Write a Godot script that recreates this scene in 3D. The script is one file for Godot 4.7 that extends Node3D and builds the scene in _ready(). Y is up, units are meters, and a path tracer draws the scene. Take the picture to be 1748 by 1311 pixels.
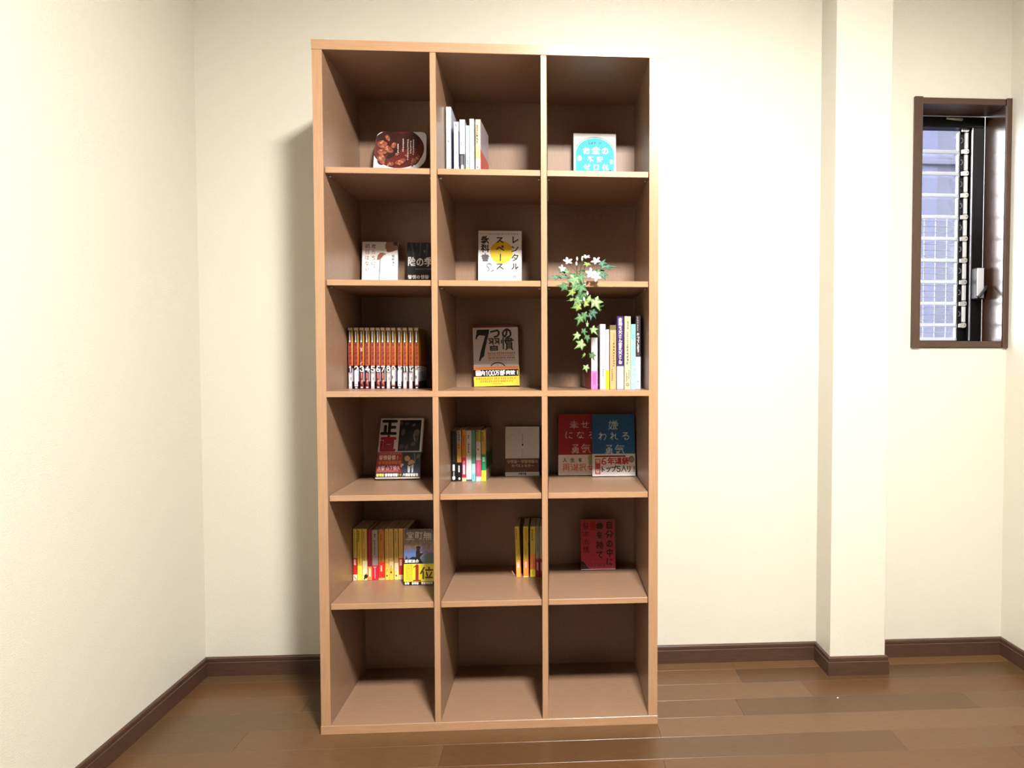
extends Node3D
# A tall open bookcase with books and a trailing artificial plant in a small cream room. Units are metres; y is up.
# The bookcase's front stands on z = 0 and its left front corner on x = 0.

const FLOOR_TO_CEILING := 2.5
const WALL_BACK := -0.342
const WALL_LEFT := -0.482
const WALL_RIGHT := 2.131
const WALL_FRONT := 4.4

func _ready() -> void:
	setup_view_and_light()
	make_materials()
	build_room()
	build_window()
	build_outside()
	build_ceiling_lamp()
	build_bookcase()
	build_books()
	build_plant()
	build_speck()

# ------------------------------------------------------------------ camera, sky, light, exposure
func setup_view_and_light() -> void:
	var cam := Camera3D.new()
	cam.name = "camera"
	cam.projection = Camera3D.PROJECTION_FRUSTUM
	cam.near = 0.05
	cam.far = 60.0
	var f := 1057.18                                   # focal length in pixels of a picture 1748 x 1311; the photo is an off-centre crop
	cam.size = 2.0 * cam.near * 655.5 / f
	cam.frustum_offset = Vector2(-129.44, -4.42) / f * cam.near
	cam.position = Vector3(0.6204, 0.9873, 1.6534)
	cam.rotation = Vector3(-0.0299, -0.0544, -0.001)
	add_child(cam)
	cam.current = true
	var e := Environment.new()
	e.background_mode = Environment.BG_SKY
	var sky := Sky.new()
	var sm := ProceduralSkyMaterial.new()
	sm.sky_top_color = Color(0.90, 0.90, 0.94)
	sm.sky_horizon_color = Color(0.96, 0.95, 0.96)
	sm.ground_bottom_color = Color(0.45, 0.47, 0.52)
	sm.ground_horizon_color = Color(0.62, 0.66, 0.74)
	sm.sun_angle_max = 1.0
	sky.sky_material = sm
	e.sky = sky
	e.background_energy_multiplier = 24.0
	e.tonemap_mode = Environment.TONE_MAPPER_LINEAR
	e.tonemap_exposure = 1.0
	e.sdfgi_enabled = true
	e.ssao_enabled = true
	e.ssil_enabled = true
	var we := WorldEnvironment.new()
	we.name = "world_environment"
	we.environment = e
	add_child(we)

const LAMP_AT := Vector3(0.93, 2.405, 1.40)
const LAMP_ENERGY := 20.0

func build_ceiling_lamp() -> void:
	# the round ceiling light of the room; it hangs above the frame and gives all the lamp light of the picture
	var t := thing("ceiling_lamp", "round white ceiling light glowing overhead in the middle of the room", "ceiling light", Vector3(LAMP_AT.x, FLOOR_TO_CEILING, LAMP_AT.z))
	var base := lathe([Vector2(0.0, 0.0), Vector2(0.16, 0.0), Vector2(0.17, -0.012), Vector2(0.17, -0.03), Vector2(0.0, -0.03)], 48)
	obj("lamp_base", base, mat(Color(0.85, 0.84, 0.8), 0.5), t)
	var shade := lathe([Vector2(0.0, -0.03), Vector2(0.175, -0.03), Vector2(0.185, -0.045), Vector2(0.18, -0.065), Vector2(0.15, -0.082), Vector2(0.08, -0.089), Vector2(0.0, -0.091)], 48)
	var glow := mat(Color(0.95, 0.93, 0.88), 0.4)
	glow.emission_enabled = true
	glow.emission = Color(1.0, 0.93, 0.82)
	glow.emission_energy_multiplier = 2.0
	obj("lamp_shade", shade, glow, t)
	var l := AreaLight3D.new()
	l.name = "ceiling_light_glow"
	l.area_size = Vector2(0.28, 0.28)
	l.light_energy = LAMP_ENERGY
	l.light_color = Color(1.0, 0.985, 0.955)
	l.shadow_enabled = true
	l.light_size = 0.28
	l.area_range = 12.0
	l.area_attenuation = 2.0
	l.position = Vector3(LAMP_AT.x, LAMP_AT.y, LAMP_AT.z)
	l.rotation = Vector3(-PI / 2, 0, 0)
	add_child(l)

# ------------------------------------------------------------------ naming and mesh helpers
var used := {}

func numbered(called: String) -> String:
	if not used.has(called):
		used[called] = 0
		return called
	used[called] += 1
	return "%s_%03d" % [called, used[called]]

func tag(o: Node3D, label: String, category: String, group := "") -> void:
	o.set_meta("label", label)
	o.set_meta("category", category)
	if group:
		o.set_meta("group", group)

func thing(called: String, label: String, category: String, at := Vector3.ZERO, group := "") -> Node3D:
	var o := Node3D.new()
	o.name = numbered(called)
	add_child(o, true)
	o.position = at
	tag(o, label, category, group)
	return o

func setting(called: String, at := Vector3.ZERO) -> Node3D:
	var o := Node3D.new()
	o.name = called
	add_child(o, true)
	o.position = at
	o.set_meta("kind", "structure")
	return o

var part_count := {}

func obj(called: String, mesh: Mesh, m: Material, parent: Node, at := Vector3.ZERO) -> MeshInstance3D:
	var o := MeshInstance3D.new()
	var key := str(parent.get_instance_id()) + called
	if part_count.has(key):
		part_count[key] += 1
		o.name = "%s_%03d" % [called, part_count[key]]
	else:
		part_count[key] = 0
		o.name = called
	o.mesh = mesh
	o.material_override = m
	o.position = at
	o.cast_shadow = GeometryInstance3D.SHADOW_CASTING_SETTING_ON
	parent.add_child(o, true)
	return o

func struct(called: String, mesh: Mesh, m: Material, at := Vector3.ZERO) -> MeshInstance3D:
	var o := MeshInstance3D.new()
	o.name = called
	o.mesh = mesh
	o.material_override = m
	o.position = at
	add_child(o, true)
	o.set_meta("kind", "structure")
	return o

func st_new() -> SurfaceTool:
	var st := SurfaceTool.new()
	st.begin(Mesh.PRIMITIVE_TRIANGLES)
	st.set_smooth_group(-1)
	return st

func done(st: SurfaceTool) -> ArrayMesh:
	st.generate_normals()
	return st.commit()

# a quad whose corners run counter-clockwise seen from outside (Godot's front faces run clockwise)
func quad(st: SurfaceTool, a: Vector3, b: Vector3, c: Vector3, d: Vector3, uv := []) -> void:
	var order := [0, 2, 1, 0, 3, 2]
	var p := [a, b, c, d]
	for i in order:
		if uv.size() == 4:
			st.set_uv(uv[i])
		st.add_vertex(p[i])

func tri(st: SurfaceTool, a: Vector3, b: Vector3, c: Vector3) -> void:
	st.add_vertex(a)
	st.add_vertex(c)
	st.add_vertex(b)

# a box between two corners with chamfered edges
func add_box(st: SurfaceTool, lo: Vector3, hi: Vector3, bev := 0.0) -> void:
	var c := (lo + hi) / 2.0
	var h := (hi - lo) / 2.0
	bev = minf(bev, minf(h.x, minf(h.y, h.z)) * 0.8)
	var axes := [[0, 1, 2], [1, 2, 0], [2, 0, 1]]
	for a in axes:
		for s in [-1.0, 1.0]:
			var q := []
			for k in [[-1, -1], [1, -1], [1, 1], [-1, 1]]:
				var v := Vector3.ZERO
				v[a[0]] = h[a[0]] * s
				v[a[1]] = (h[a[1]] - bev) * k[0] * s
				v[a[2]] = (h[a[2]] - bev) * k[1]
				q.append(c + v)
			quad(st, q[0], q[1], q[2], q[3])
	if bev <= 0.0:
		return
	for a in axes:                                      # the twelve chamfers, along axis a[0]
		for s in [-1.0, 1.0]:
			for t in [-1.0, 1.0]:
				var q := []
				for k in [[-1, 0], [1, 0], [1, 1], [-1, 1]]:
					var v := Vector3.ZERO
					v[a[0]] = (h[a[0]] - bev) * k[0] * s * t
					v[a[1]] = (h[a[1]] - (0.0 if k[1] == 0 else bev)) * s
					v[a[2]] = (h[a[2]] - (bev if k[1] == 0 else 0.0)) * t
					q.append(c + v)
				quad(st, q[0], q[1], q[2], q[3])
	for sx in [-1.0, 1.0]:
		for sy in [-1.0, 1.0]:
			for sz in [-1.0, 1.0]:
				var s := Vector3(sx, sy, sz)
				var a := c + Vector3(h.x, h.y - bev, h.z - bev) * s
				var b := c + Vector3(h.x - bev, h.y, h.z - bev) * s
				var d := c + Vector3(h.x - bev, h.y - bev, h.z) * s
				if sx * sy * sz > 0:
					tri(st, a, b, d)
				else:
					tri(st, a, d, b)

func box(lo: Vector3, hi: Vector3, bev := 0.0) -> ArrayMesh:
	var st := st_new()
	add_box(st, lo, hi, bev)
	return done(st)

func lathe(profile: Array, n: int) -> ArrayMesh:
	var st := SurfaceTool.new()
	st.begin(Mesh.PRIMITIVE_TRIANGLES)
	st.set_smooth_group(0)
	for i in n:
		var a := TAU * i / n
		var b := TAU * (i + 1) / n
		for k in profile.size() - 1:
			var p: Vector2 = profile[k]
			var q: Vector2 = profile[k + 1]
			var v := [Vector3(p.x * cos(a), p.y, p.x * sin(a)), Vector3(p.x * cos(b), p.y, p.x * sin(b)), Vector3(q.x * cos(b), q.y, q.x * sin(b)), Vector3(q.x * cos(a), q.y, q.x * sin(a))]
			quad(st, v[0], v[3], v[2], v[1])
	return done(st)

# a tube through points
func add_tube(st: SurfaceTool, pts: Array, r: float, n := 8) -> void:
	var rings := []
	for i in pts.size():
		var d: Vector3 = (pts[mini(i + 1, pts.size() - 1)] - pts[maxi(i - 1, 0)]).normalized()
		var u := d.cross(Vector3.UP if absf(d.y) < 0.9 else Vector3.RIGHT).normalized()
		var w := u.cross(d)
		var ring := []
		for k in n:
			ring.append(pts[i] + (u * cos(TAU * k / n) + w * sin(TAU * k / n)) * r)
		rings.append(ring)
	for i in rings.size() - 1:
		for k in n:
			var l := (k + 1) % n
			quad(st, rings[i][k], rings[i + 1][k], rings[i + 1][l], rings[i][l])
	for k in range(1, n - 1):
		tri(st, rings[0][0], rings[0][k], rings[0][k + 1])
		tri(st, rings[-1][0], rings[-1][k + 1], rings[-1][k])

func tube(pts: Array, r: float, n := 8) -> ArrayMesh:
	var st := SurfaceTool.new()
	st.begin(Mesh.PRIMITIVE_TRIANGLES)
	st.set_smooth_group(0)
	add_tube(st, pts, r, n)
	return done(st)

# a straight moulding: the profile (x out from the wall, y up) swept from a to b, out = direction away from the wall
func moulding(profile: Array, a: Vector3, b: Vector3, out: Vector3, mitre_a := 0.0, mitre_b := 0.0) -> ArrayMesh:
	var st := st_new()
	var along := (b - a).normalized()
	var ra := []
	var rb := []
	for p in profile:
		ra.append(a + out * p.x + Vector3.UP * p.y + along * (p.x * mitre_a))
		rb.append(b + out * p.x + Vector3.UP * p.y - along * (p.x * mitre_b))
	var n := profile.size()
	var turn := along.cross(Vector3.UP).dot(out) > 0
	for i in n:
		var j := (i + 1) % n
		if turn:
			quad(st, ra[i], rb[i], rb[j], ra[j])
		else:
			quad(st, ra[i], ra[j], rb[j], rb[i])
	for i in range(1, n - 1):
		if turn:
			tri(st, ra[0], ra[i], ra[i + 1])
			tri(st, rb[0], rb[i + 1], rb[i])
		else:
			tri(st, ra[0], ra[i + 1], ra[i])
			tri(st, rb[0], rb[i], rb[i + 1])
	return done(st)

# ------------------------------------------------------------------ materials
var M := {}

func mat(c: Color, rough := 0.6, metal := 0.0, spec := 0.5) -> StandardMaterial3D:
	var m := StandardMaterial3D.new()
	m.albedo_color = c
	m.roughness = rough
	m.metallic = metal
	m.metallic_specular = spec
	return m

func noise_tex(freq: float, ramp: Array, size := 256, sd := 1, oct := 3, bump := false) -> NoiseTexture2D:
	var n := FastNoiseLite.new()
	n.noise_type = FastNoiseLite.TYPE_SIMPLEX
	n.seed = sd
	n.frequency = freq
	n.fractal_octaves = oct
	var t := NoiseTexture2D.new()
	t.width = size
	t.height = size
	t.seamless = true
	t.generate_mipmaps = false
	t.noise = n
	if bump:
		return t
	var g := Gradient.new()
	g.offsets = PackedFloat32Array([0.0, 0.35, 0.65, 1.0])
	g.colors = PackedColorArray(ramp)
	t.color_ramp = g
	return t

func grained(tex: Texture2D, scale: Vector3, rough: float, tint := Color.WHITE, world := true) -> StandardMaterial3D:
	var m := mat(tint, rough)
	m.albedo_texture = tex
	m.uv1_triplanar = true
	m.uv1_world_triplanar = world
	m.uv1_triplanar_sharpness = 8.0
	m.uv1_scale = scale
	return m

func make_materials() -> void:
	# wallpaper: cream vinyl with a fine embossed grain
	var wall := mat(Color(0.80, 0.785, 0.735), 0.42, 0.0, 0.5)
	wall.heightmap_enabled = false
	wall.normal_enabled = true
	var nt := noise_tex(0.09, [], 256, 7, 3, true)
	nt.as_normal_map = true
	nt.bump_strength = 3.0
	wall.normal_texture = nt
	wall.normal_scale = 0.35
	wall.uv1_triplanar = true
	wall.uv1_world_triplanar = true
	wall.uv1_scale = Vector3(9, 9, 9)
	M.wall = wall
	M.ceiling = mat(Color(0.52, 0.42, 0.33), 0.8)
	M.doors = mat(Color(0.30, 0.20, 0.14), 0.5)
	# bookcase laminate
	var ramp := [Color(0.50, 0.39, 0.312), Color(0.52, 0.408, 0.328), Color(0.535, 0.42, 0.338), Color(0.555, 0.438, 0.352)]
	var wt := noise_tex(0.03, ramp, 512, 3, 4)
	M.wood_v = grained(wt, Vector3(14, 0.9, 14), 0.38)
	M.wood_h = grained(wt, Vector3(0.9, 14, 14), 0.38)
	var et := noise_tex(0.03, [Color(0.60, 0.465, 0.355), Color(0.62, 0.482, 0.366), Color(0.635, 0.495, 0.377), Color(0.655, 0.513, 0.392)], 256, 9, 4)
	M.edge_v = grained(et, Vector3(20, 0.9, 20), 0.32)
	M.edge_h = grained(et, Vector3(0.9, 20, 20), 0.32)
	M.wood_back = grained(wt, Vector3(14, 0.9, 14), 0.5)
	# floor planks
	var fr := [Color(0.295, 0.208, 0.13), Color(0.325, 0.231, 0.145), Color(0.347, 0.249, 0.158), Color(0.373, 0.27, 0.176)]
	var ft := noise_tex(0.03, fr, 512, 11, 4)
	M.planks = []
	for tint in [Color(0.9, 0.9, 0.9), Color(1.0, 1.0, 1.0), Color(0.98, 0.93, 0.88), Color(1.06, 1.08, 1.08), Color(0.95, 0.98, 1.02)]:
		M.planks.append(grained(ft, Vector3(0.9, 14, 22), 0.33, tint))
	M.subfloor = mat(Color(0.17, 0.1, 0.06), 0.7)
	# dark brown trim
	var tr := [Color(0.24, 0.165, 0.12), Color(0.265, 0.18, 0.135), Color(0.28, 0.195, 0.145), Color(0.305, 0.21, 0.16)]
	var tt := noise_tex(0.03, tr, 256, 5, 3)
	M.trim_h = grained(tt, Vector3(1.2, 20, 1.2), 0.4)
	M.trim_v = grained(tt, Vector3(20, 1.2, 20), 0.4)
	M.lacquer_v = grained(tt, Vector3(20, 1.2, 20), 0.24)
	for m in [M.lacquer_v]:
		m.albedo_color = Color(0.85, 0.78, 0.72)
		m.metallic_specular = 0.8
		m.clearcoat_enabled = true
		m.clearcoat = 1.0
		m.clearcoat_roughness = 0.22
	M.pages = grained(noise_tex(0.04, [Color(0.80, 0.74, 0.62), Color(0.86, 0.80, 0.68), Color(0.88, 0.83, 0.72), Color(0.91, 0.87, 0.77)], 128, 4, 2), Vector3(120, 1, 120), 0.85, Color.WHITE, false)
	M.metal = mat(Color(0.75, 0.75, 0.74), 0.35, 0.9)

# ------------------------------------------------------------------ the room
func build_room() -> void:
	var L := WALL_LEFT
	var R := WALL_RIGHT
	var B := WALL_BACK
	var F := WALL_FRONT
	var H := FLOOR_TO_CEILING
	var t := 0.15
	struct("wall_left", box(Vector3(L - t, -0.1, B - t), Vector3(L, H + 0.1, F + t)), M.wall)
	struct("wall_right", box(Vector3(R, -0.1, B - t), Vector3(R + t, H + 0.1, F + t)), M.wall)
	struct("wall_front", box(Vector3(L, -0.1, F), Vector3(R, H + 0.1, F + t)), M.doors)
	# the back wall, left open where the window is
	var st := st_new()
	add_box(st, Vector3(L, -0.1, B - t), Vector3(1.80, H + 0.1, B))
	add_box(st, Vector3(1.80, -0.1, B - t), Vector3(R, 1.036, B))
	add_box(st, Vector3(1.80, 1.857, B - t), Vector3(R, H + 0.1, B))
	struct("wall_back", done(st), M.wall)
	struct("wall_column", box(Vector3(1.4896, 0.0, B), Vector3(1.668, H, -0.2342), 0.0015), M.wall)
	struct("ceiling", box(Vector3(L, H, B), Vector3(R, H + 0.1, F)), M.ceiling)
	# the floor: planks laid along the bookcase wall, in staggered rows
	var fl := setting("floor")
	obj("subfloor", box(Vector3(L, -0.1, B), Vector3(R, -0.008, F)), M.subfloor, fl)
	var rng := RandomNumberGenerator.new()
	rng.seed = 41
	var pitch := 0.0875
	var z := -0.375
	var row := 0
	var cuts := {0: [0.35, 1.2], 1: [0.6, 1.2], 2: [-0.1, 0.62, 1.384], 3: [0.2, 1.15, 1.835], 4: [-0.2, 0.9], 5: [0.335, 1.52, 1.855]}
	var tones := {1: [2, 3, 0], 2: [1, 0, 3, 2], 3: [4, 1, 0, 1], 4: [4, 1, 3], 5: [1, 0, 1, 2]}
	while z < F:
		var xs := [L]
		if cuts.has(row):
			xs.append_array(cuts[row])
		else:
			var x := L + rng.randf_range(0.3, 0.9)
			while x < R - 0.2:
				xs.append(x)
				x += 0.9
		xs.append(R)
		for i in xs.size() - 1:
			var tone := rng.randi_range(0, 4)
			if tones.has(row):
				tone = tones[row][i]
			var z1 := minf(z + pitch, F)
			var z0 := maxf(z, B)
			if z1 - z0 > 0.01:
				obj("plank", box(Vector3(xs[i] + 0.0002, -0.008, z0 + 0.0002), Vector3(xs[i + 1] - 0.0002, 0.0, z1 - 0.0002), 0.0004), M.planks[tone], fl)
		z += pitch
		row += 1
	# skirting boards with a groove under their cap
	var h := 0.0584
	var w := 0.0095
	var prof := [Vector2(0, 0), Vector2(w, 0), Vector2(w, 0.0425), Vector2(w - 0.0012, 0.0435), Vector2(w - 0.0035, 0.0442), Vector2(w - 0.0035, 0.0458), Vector2(w - 0.0022, 0.0468), Vector2(w - 0.0024, h - 0.0035), Vector2(w - 0.004, h - 0.001), Vector2(w - 0.006, h), Vector2(0, h)]
	struct("baseboard_left", moulding(prof, Vector3(L, 0, F), Vector3(L, 0, B), Vector3.RIGHT, 1, 1), M.trim_h)
	struct("baseboard_right", moulding(prof, Vector3(R, 0, B), Vector3(R, 0, F), Vector3.LEFT, 1, 1), M.trim_h)
	struct("baseboard_front", moulding(prof, Vector3(R, 0, F), Vector3(L, 0, F), Vector3.FORWARD, 1, 1), M.trim_h)
	var bb := setting("baseboard_back")
	obj("skirting_length", moulding(prof, Vector3(L, 0, B), Vector3(1.4896, 0, B), Vector3.BACK, 1, 1), M.trim_h, bb)
	obj("skirting_length", moulding(prof, Vector3(1.668, 0, B), Vector3(R, 0, B), Vector3.BACK, 1, 1), M.trim_h, bb)
	var bc := setting("baseboard_column")
	obj("skirting_length", moulding(prof, Vector3(1.4896, 0, B), Vector3(1.4896, 0, -0.2342), Vector3.LEFT, 1, -1), M.trim_h, bc)
	obj("skirting_length", moulding(prof, Vector3(1.4896, 0, -0.2342), Vector3(1.668, 0, -0.2342), Vector3.BACK, -1, -1), M.trim_h, bc)
	obj("skirting_length", moulding(prof, Vector3(1.668, 0, -0.2342), Vector3(1.668, 0, B), Vector3.RIGHT, -1, 1), M.trim_h, bc)

# ------------------------------------------------------------------ the louvre window in the corner
func build_window() -> void:
	var w := setting("window_1")
	var zf := -0.333
	var zb := -0.434
	obj("casing_side", box(Vector3(1.80, 1.036, zb), Vector3(1.8275, 1.857, zf), 0.001), M.trim_v, w)
	obj("casing_side", box(Vector3(2.1125, 1.036, zb), Vector3(2.131, 1.857, zf), 0.001), M.trim_v, w)
	obj("jamb_board", box(Vector3(2.1100, 1.058, zb), Vector3(2.1125, 1.8346, zf - 0.004)), M.lacquer_v, w)
	obj("casing_head", box(Vector3(1.8275, 1.8346, zb), Vector3(2.1100, 1.855, zf - 0.003), 0.001), M.trim_h, w)
	obj("casing_sill", box(Vector3(1.8275, 1.0375, zb), Vector3(2.1100, 1.058, zf - 0.002), 0.001), M.trim_h, w)
	var black := mat(Color(0.03, 0.03, 0.034), 0.4, 0.0, 0.3)
	var frame := st_new()
	add_box(frame, Vector3(1.8275, 1.7975, -0.47), Vector3(2.110, 1.8346, zb), 0.0015)
	add_box(frame, Vector3(2.0685, 1.058, -0.475), Vector3(2.110, 1.7975, zb), 0.0015)
	add_box(frame, Vector3(1.8275, 1.058, -0.475), Vector3(2.0685, 1.064, zb), 0.001)
	add_box(frame, Vector3(1.8275, 1.064, -0.475), Vector3(1.850, 1.7975, zb - 0.02), 0.001)
	add_box(frame, Vector3(2.040, 1.064, -0.480), Vector3(2.0685, 1.7975, -0.462), 0.001)
	obj("sash_frame", done(frame), black, w)
	obj("edge_strip", box(Vector3(2.0668, 1.064, -0.441), Vector3(2.0688, 1.7975, zb - 0.001)), mat(Color(0.7, 0.7, 0.74), 0.3, 0.8), w)
	# glass slats with bright ground edges, held on the right by metal clips
	var glass := mat(Color(0.70, 0.78, 0.92, 0.05), 0.05)
	glass.transparency = BaseMaterial3D.TRANSPARENCY_ALPHA
	var edge := mat(Color(0.74, 0.77, 0.82), 0.3)
	var clipm := mat(Color(0.80, 0.80, 0.78), 0.3, 0.6)
	var bar := mat(Color(0.86, 0.86, 0.86), 0.3, 0.4)
	var pitch := 0.0754
	for i in 10:
		var y1 := 1.8010 - pitch * i                    # top of this slat
		var y0 := y1 - pitch - 0.008
		if i == 9:
			y0 = 1.0645
		var zt := -0.474
		var zl := -0.4585
		var st := st_new()
		quad(st, Vector3(1.850, y0, zl), Vector3(2.036, y0, zl), Vector3(2.036, y1, zt), Vector3(1.850, y1, zt))
		var s := obj("louvre_slat", done(st), glass, w)
		obj("slat_edge", box(Vector3(1.850, y0 - 0.001, zl - 0.004), Vector3(2.032, y0 + 0.010, zl + 0.002), 0.001), edge, s)
		obj("slat_side", box(Vector3(2.0335, y0 + 0.01, zl - 0.014), Vector3(2.0365, y1 - 0.012, zl - 0.004)), bar, s)
		# clip: a rounded metal tongue with a pin hole
		var yc := y1 - 0.004
		var cl := SurfaceTool.new()
		cl.begin(Mesh.PRIMITIVE_TRIANGLES)
		cl.set_smooth_group(-1)
		add_disc_plate(cl, Vector3(2.055, yc, -0.452), 0.0092, 0.026, 0.004)
		var clip := obj("louvre_clip", done(cl), clipm, w)
		obj("pin", tube([Vector3(2.0585, yc, -0.449), Vector3(2.0585, yc, -0.4465)], 0.0016, 8), black, clip)
		if i < 9:
			obj("operator_bar", box(Vector3(2.0525, yc - pitch + 0.011, -0.460), Vector3(2.0640, yc - 0.010, -0.452), 0.001), bar, w)
			var ring := SurfaceTool.new()
			ring.begin(Mesh.PRIMITIVE_TRIANGLES)
			ring.set_smooth_group(0)
			var pts := []
			for k in 13:
				var a := -PI / 2 + PI * k / 12.0
				pts.append(Vector3(2.0405 + 0.0055 * cos(a), yc - 0.036 + 0.008 * sin(a), -0.456))
			add_tube(ring, pts, 0.0017, 6)
			obj("louvre_stop", done(ring), mat(Color(0.30, 0.31, 0.33), 0.4), w)
	# latch on the head and the crank on the right jamb
	obj("latch", tube([Vector3(1.967, 1.8255, -0.428), Vector3(2.024, 1.8215, -0.428)], 0.0045, 10), mat(Color(0.62, 0.6, 0.5), 0.4, 0.5), w)
	var hd := obj("crank_housing", box(Vector3(2.069, 1.205, -0.434), Vector3(2.100, 1.314, -0.404), 0.004), mat(Color(0.055, 0.055, 0.06), 0.35), w)
	obj("face_plate", box(Vector3(2.069, 1.2085, -0.405), Vector3(2.0925, 1.3105, -0.4015), 0.001), mat(Color(0.82, 0.82, 0.84), 0.3, 0.3), hd)
	obj("crank_lever", tube([Vector3(2.0975, 1.2475, -0.394), Vector3(2.087, 1.236, -0.39), Vector3(2.068, 1.214, -0.386), Vector3(2.060, 1.2105, -0.386)], 0.0052, 10), mat(Color(0.10, 0.10, 0.11), 0.45), hd)

# a plate lying across z, flat on the left and round on the right
func add_disc_plate(st: SurfaceTool, c: Vector3, r: float, tail: float, t: float) -> void:
	var pts := [Vector3(c.x - tail + r, c.y - r * 0.8, c.z), Vector3(c.x, c.y - r, c.z)]
	for k in range(1, 8):
		var a := -PI / 2 + PI * k / 8.0
		pts.append(Vector3(c.x + r * cos(a), c.y + r * sin(a), c.z))
	pts.append(Vector3(c.x, c.y + r, c.z))
	pts.append(Vector3(c.x - tail + r, c.y + r * 0.5, c.z))
	add_plate(st, pts, t)

# a flat convex outline (counter-clockwise seen from +z) given thickness t towards +z
func add_plate(st: SurfaceTool, pts: Array, t: float) -> void:
	var up := Vector3(0, 0, t)
	for i in range(1, pts.size() - 1):
		tri(st, pts[0] + up, pts[i] + up, pts[i + 1] + up)
		tri(st, pts[0], pts[i + 1], pts[i])
	for i in pts.size():
		var j := (i + 1) % pts.size()
		quad(st, pts[i], pts[j], pts[j] + up, pts[i] + up)

func build_outside() -> void:
	var n := thing("outside_house", "blue grey house wall seen through the louvre window", "building", Vector3(2.5, -0.5, -1.5))
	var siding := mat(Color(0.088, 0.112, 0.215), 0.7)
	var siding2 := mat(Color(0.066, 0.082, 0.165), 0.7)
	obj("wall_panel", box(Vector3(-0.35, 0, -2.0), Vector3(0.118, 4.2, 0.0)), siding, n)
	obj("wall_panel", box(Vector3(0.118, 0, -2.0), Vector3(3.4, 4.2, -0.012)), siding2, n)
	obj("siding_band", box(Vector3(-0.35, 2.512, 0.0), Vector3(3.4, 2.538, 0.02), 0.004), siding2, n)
	var g := thing("wire_lattice", "white wire lattice standing outside behind the louvre window", "lattice", Vector3(2.05, 0.0, -0.62))
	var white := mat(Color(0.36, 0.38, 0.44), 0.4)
	var ground := mat(Color(0.15, 0.15, 0.15), 0.9)
	struct("trim_outside_ground", box(Vector3(-1.0, -0.62, -4.0), Vector3(5.5, -0.5, -0.56)), ground)
	for x in [-0.285, 0.255]:
		obj("lattice_post", box(Vector3(x - 0.012, -0.5, -0.012), Vector3(x + 0.012, 1.54, 0.012), 0.002), white, g)
	obj("lattice_rail", box(Vector3(-0.273, 0.84, -0.006), Vector3(0.243, 0.855, 0.006), 0.001), white, g)
	for i in 12:
		obj("upright_wire", box(Vector3(-0.256 + 0.0438 * i - 0.0012, 0.85, -0.0015), Vector3(-0.256 + 0.0438 * i + 0.0012, 1.53, 0.0015)), white, g)
	for i in 31:
		obj("cross_wire", box(Vector3(-0.27, 0.86 + 0.0220 * i - 0.0012, 0.0015), Vector3(0.24, 0.86 + 0.0220 * i + 0.0012, 0.004)), white, g)

# ------------------------------------------------------------------ the bookcase
const TOPS := {1: 1.4985, 2: 1.2062, 3: 0.9133, 4: 0.6367, 5: 0.3462}
const COLS := [[0.025, 0.2992], [0.3147, 0.5869], [0.6026, 0.875]]

func build_bookcase() -> void:
	var t := thing("bookcase", "tall open bookcase in beech brown laminate with three columns of six compartments", "bookcase")
	var D := -0.316
	var H := 1.8195
	board("side_panel", Vector3(0.0, 0.023, D), Vector3(0.025, 1.7945, 0.0), true, t)
	board("side_panel", Vector3(0.875, 0.023, D), Vector3(0.9, 1.7945, 0.0), true, t)
	board("top_board", Vector3(-0.0012, 1.7945, D), Vector3(0.9012, H, 0.0012), false, t)
	board("base_board", Vector3(-0.0008, 0.0, D), Vector3(0.9008, 0.023, 0.0012), false, t)
	board("middle_board", Vector3(0.025, 0.898, -0.308), Vector3(0.875, 0.9133, 0.0), false, t)
	obj("back_panel", box(Vector3(0.025, 0.023, -0.314), Vector3(0.875, 1.7945, -0.308)), M.wood_back, t)
	for x in [0.2992, 0.5869]:
		board("divider", Vector3(x, 0.9133, -0.308), Vector3(x + 0.0155, 1.7945, -0.0003), true, t)
		board("divider", Vector3(x + 0.0002, 0.023, -0.308), Vector3(x + 0.0155, 0.898, -0.0003), true, t)
	var levels := [1.4833, 1.191, 0.6215, 0.331]
	for c in COLS:
		for y in levels:
			var s := board("shelf", Vector3(c[0] + 0.001, y, -0.306), Vector3(c[1] - 0.001, y + 0.0152, -0.010), false, t)
			for x in [c[0] + 0.004, c[1] - 0.004]:
				obj("shelf_pin", tube([Vector3(x - 0.004, y - 0.003, -0.034), Vector3(x + 0.004, y - 0.003, -0.034)], 0.0021, 8), M.metal, s)
	# the rows of peg holes bored in the sides, with their pale raw rims
	var st := st_new()
	for c in COLS:
		for s in [[c[0], 1.0], [c[1], -1.0]]:
			for k in 52:
				var y := 0.1735 + 0.0307 * k
				if absf(y - 0.905) < 0.03 or y > 1.75:
					continue
				for z in [-0.034, -0.270]:
					var r := 0.0017
					var o := Vector3(s[0] + 0.0003 * s[1], y, z)
					var ring := []
					for q in 6:
						ring.append(o + Vector3(0, cos(TAU * q / 6), sin(TAU * q / 6) * s[1]) * r)
					for q in range(1, 5):
						tri(st, ring[0], ring[q], ring[q + 1])
	var holes := obj("peg_holes", done(st), mat(Color(0.80, 0.64, 0.50), 0.7), t)
	holes.set_meta("kind", "stuff")

# a laminated board with a paler strip of edge banding along its front
func board(called: String, lo: Vector3, hi: Vector3, upright: bool, parent: Node) -> MeshInstance3D:
	var b := obj(called, box(lo, Vector3(hi.x, hi.y, hi.z - 0.0012), 0.0003), M.wood_v if upright else M.wood_h, parent)
	obj("edge_band", box(Vector3(lo.x, lo.y, hi.z - 0.0012), hi, 0.0006), M.edge_v if upright else M.edge_h, b)
	return b

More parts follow.
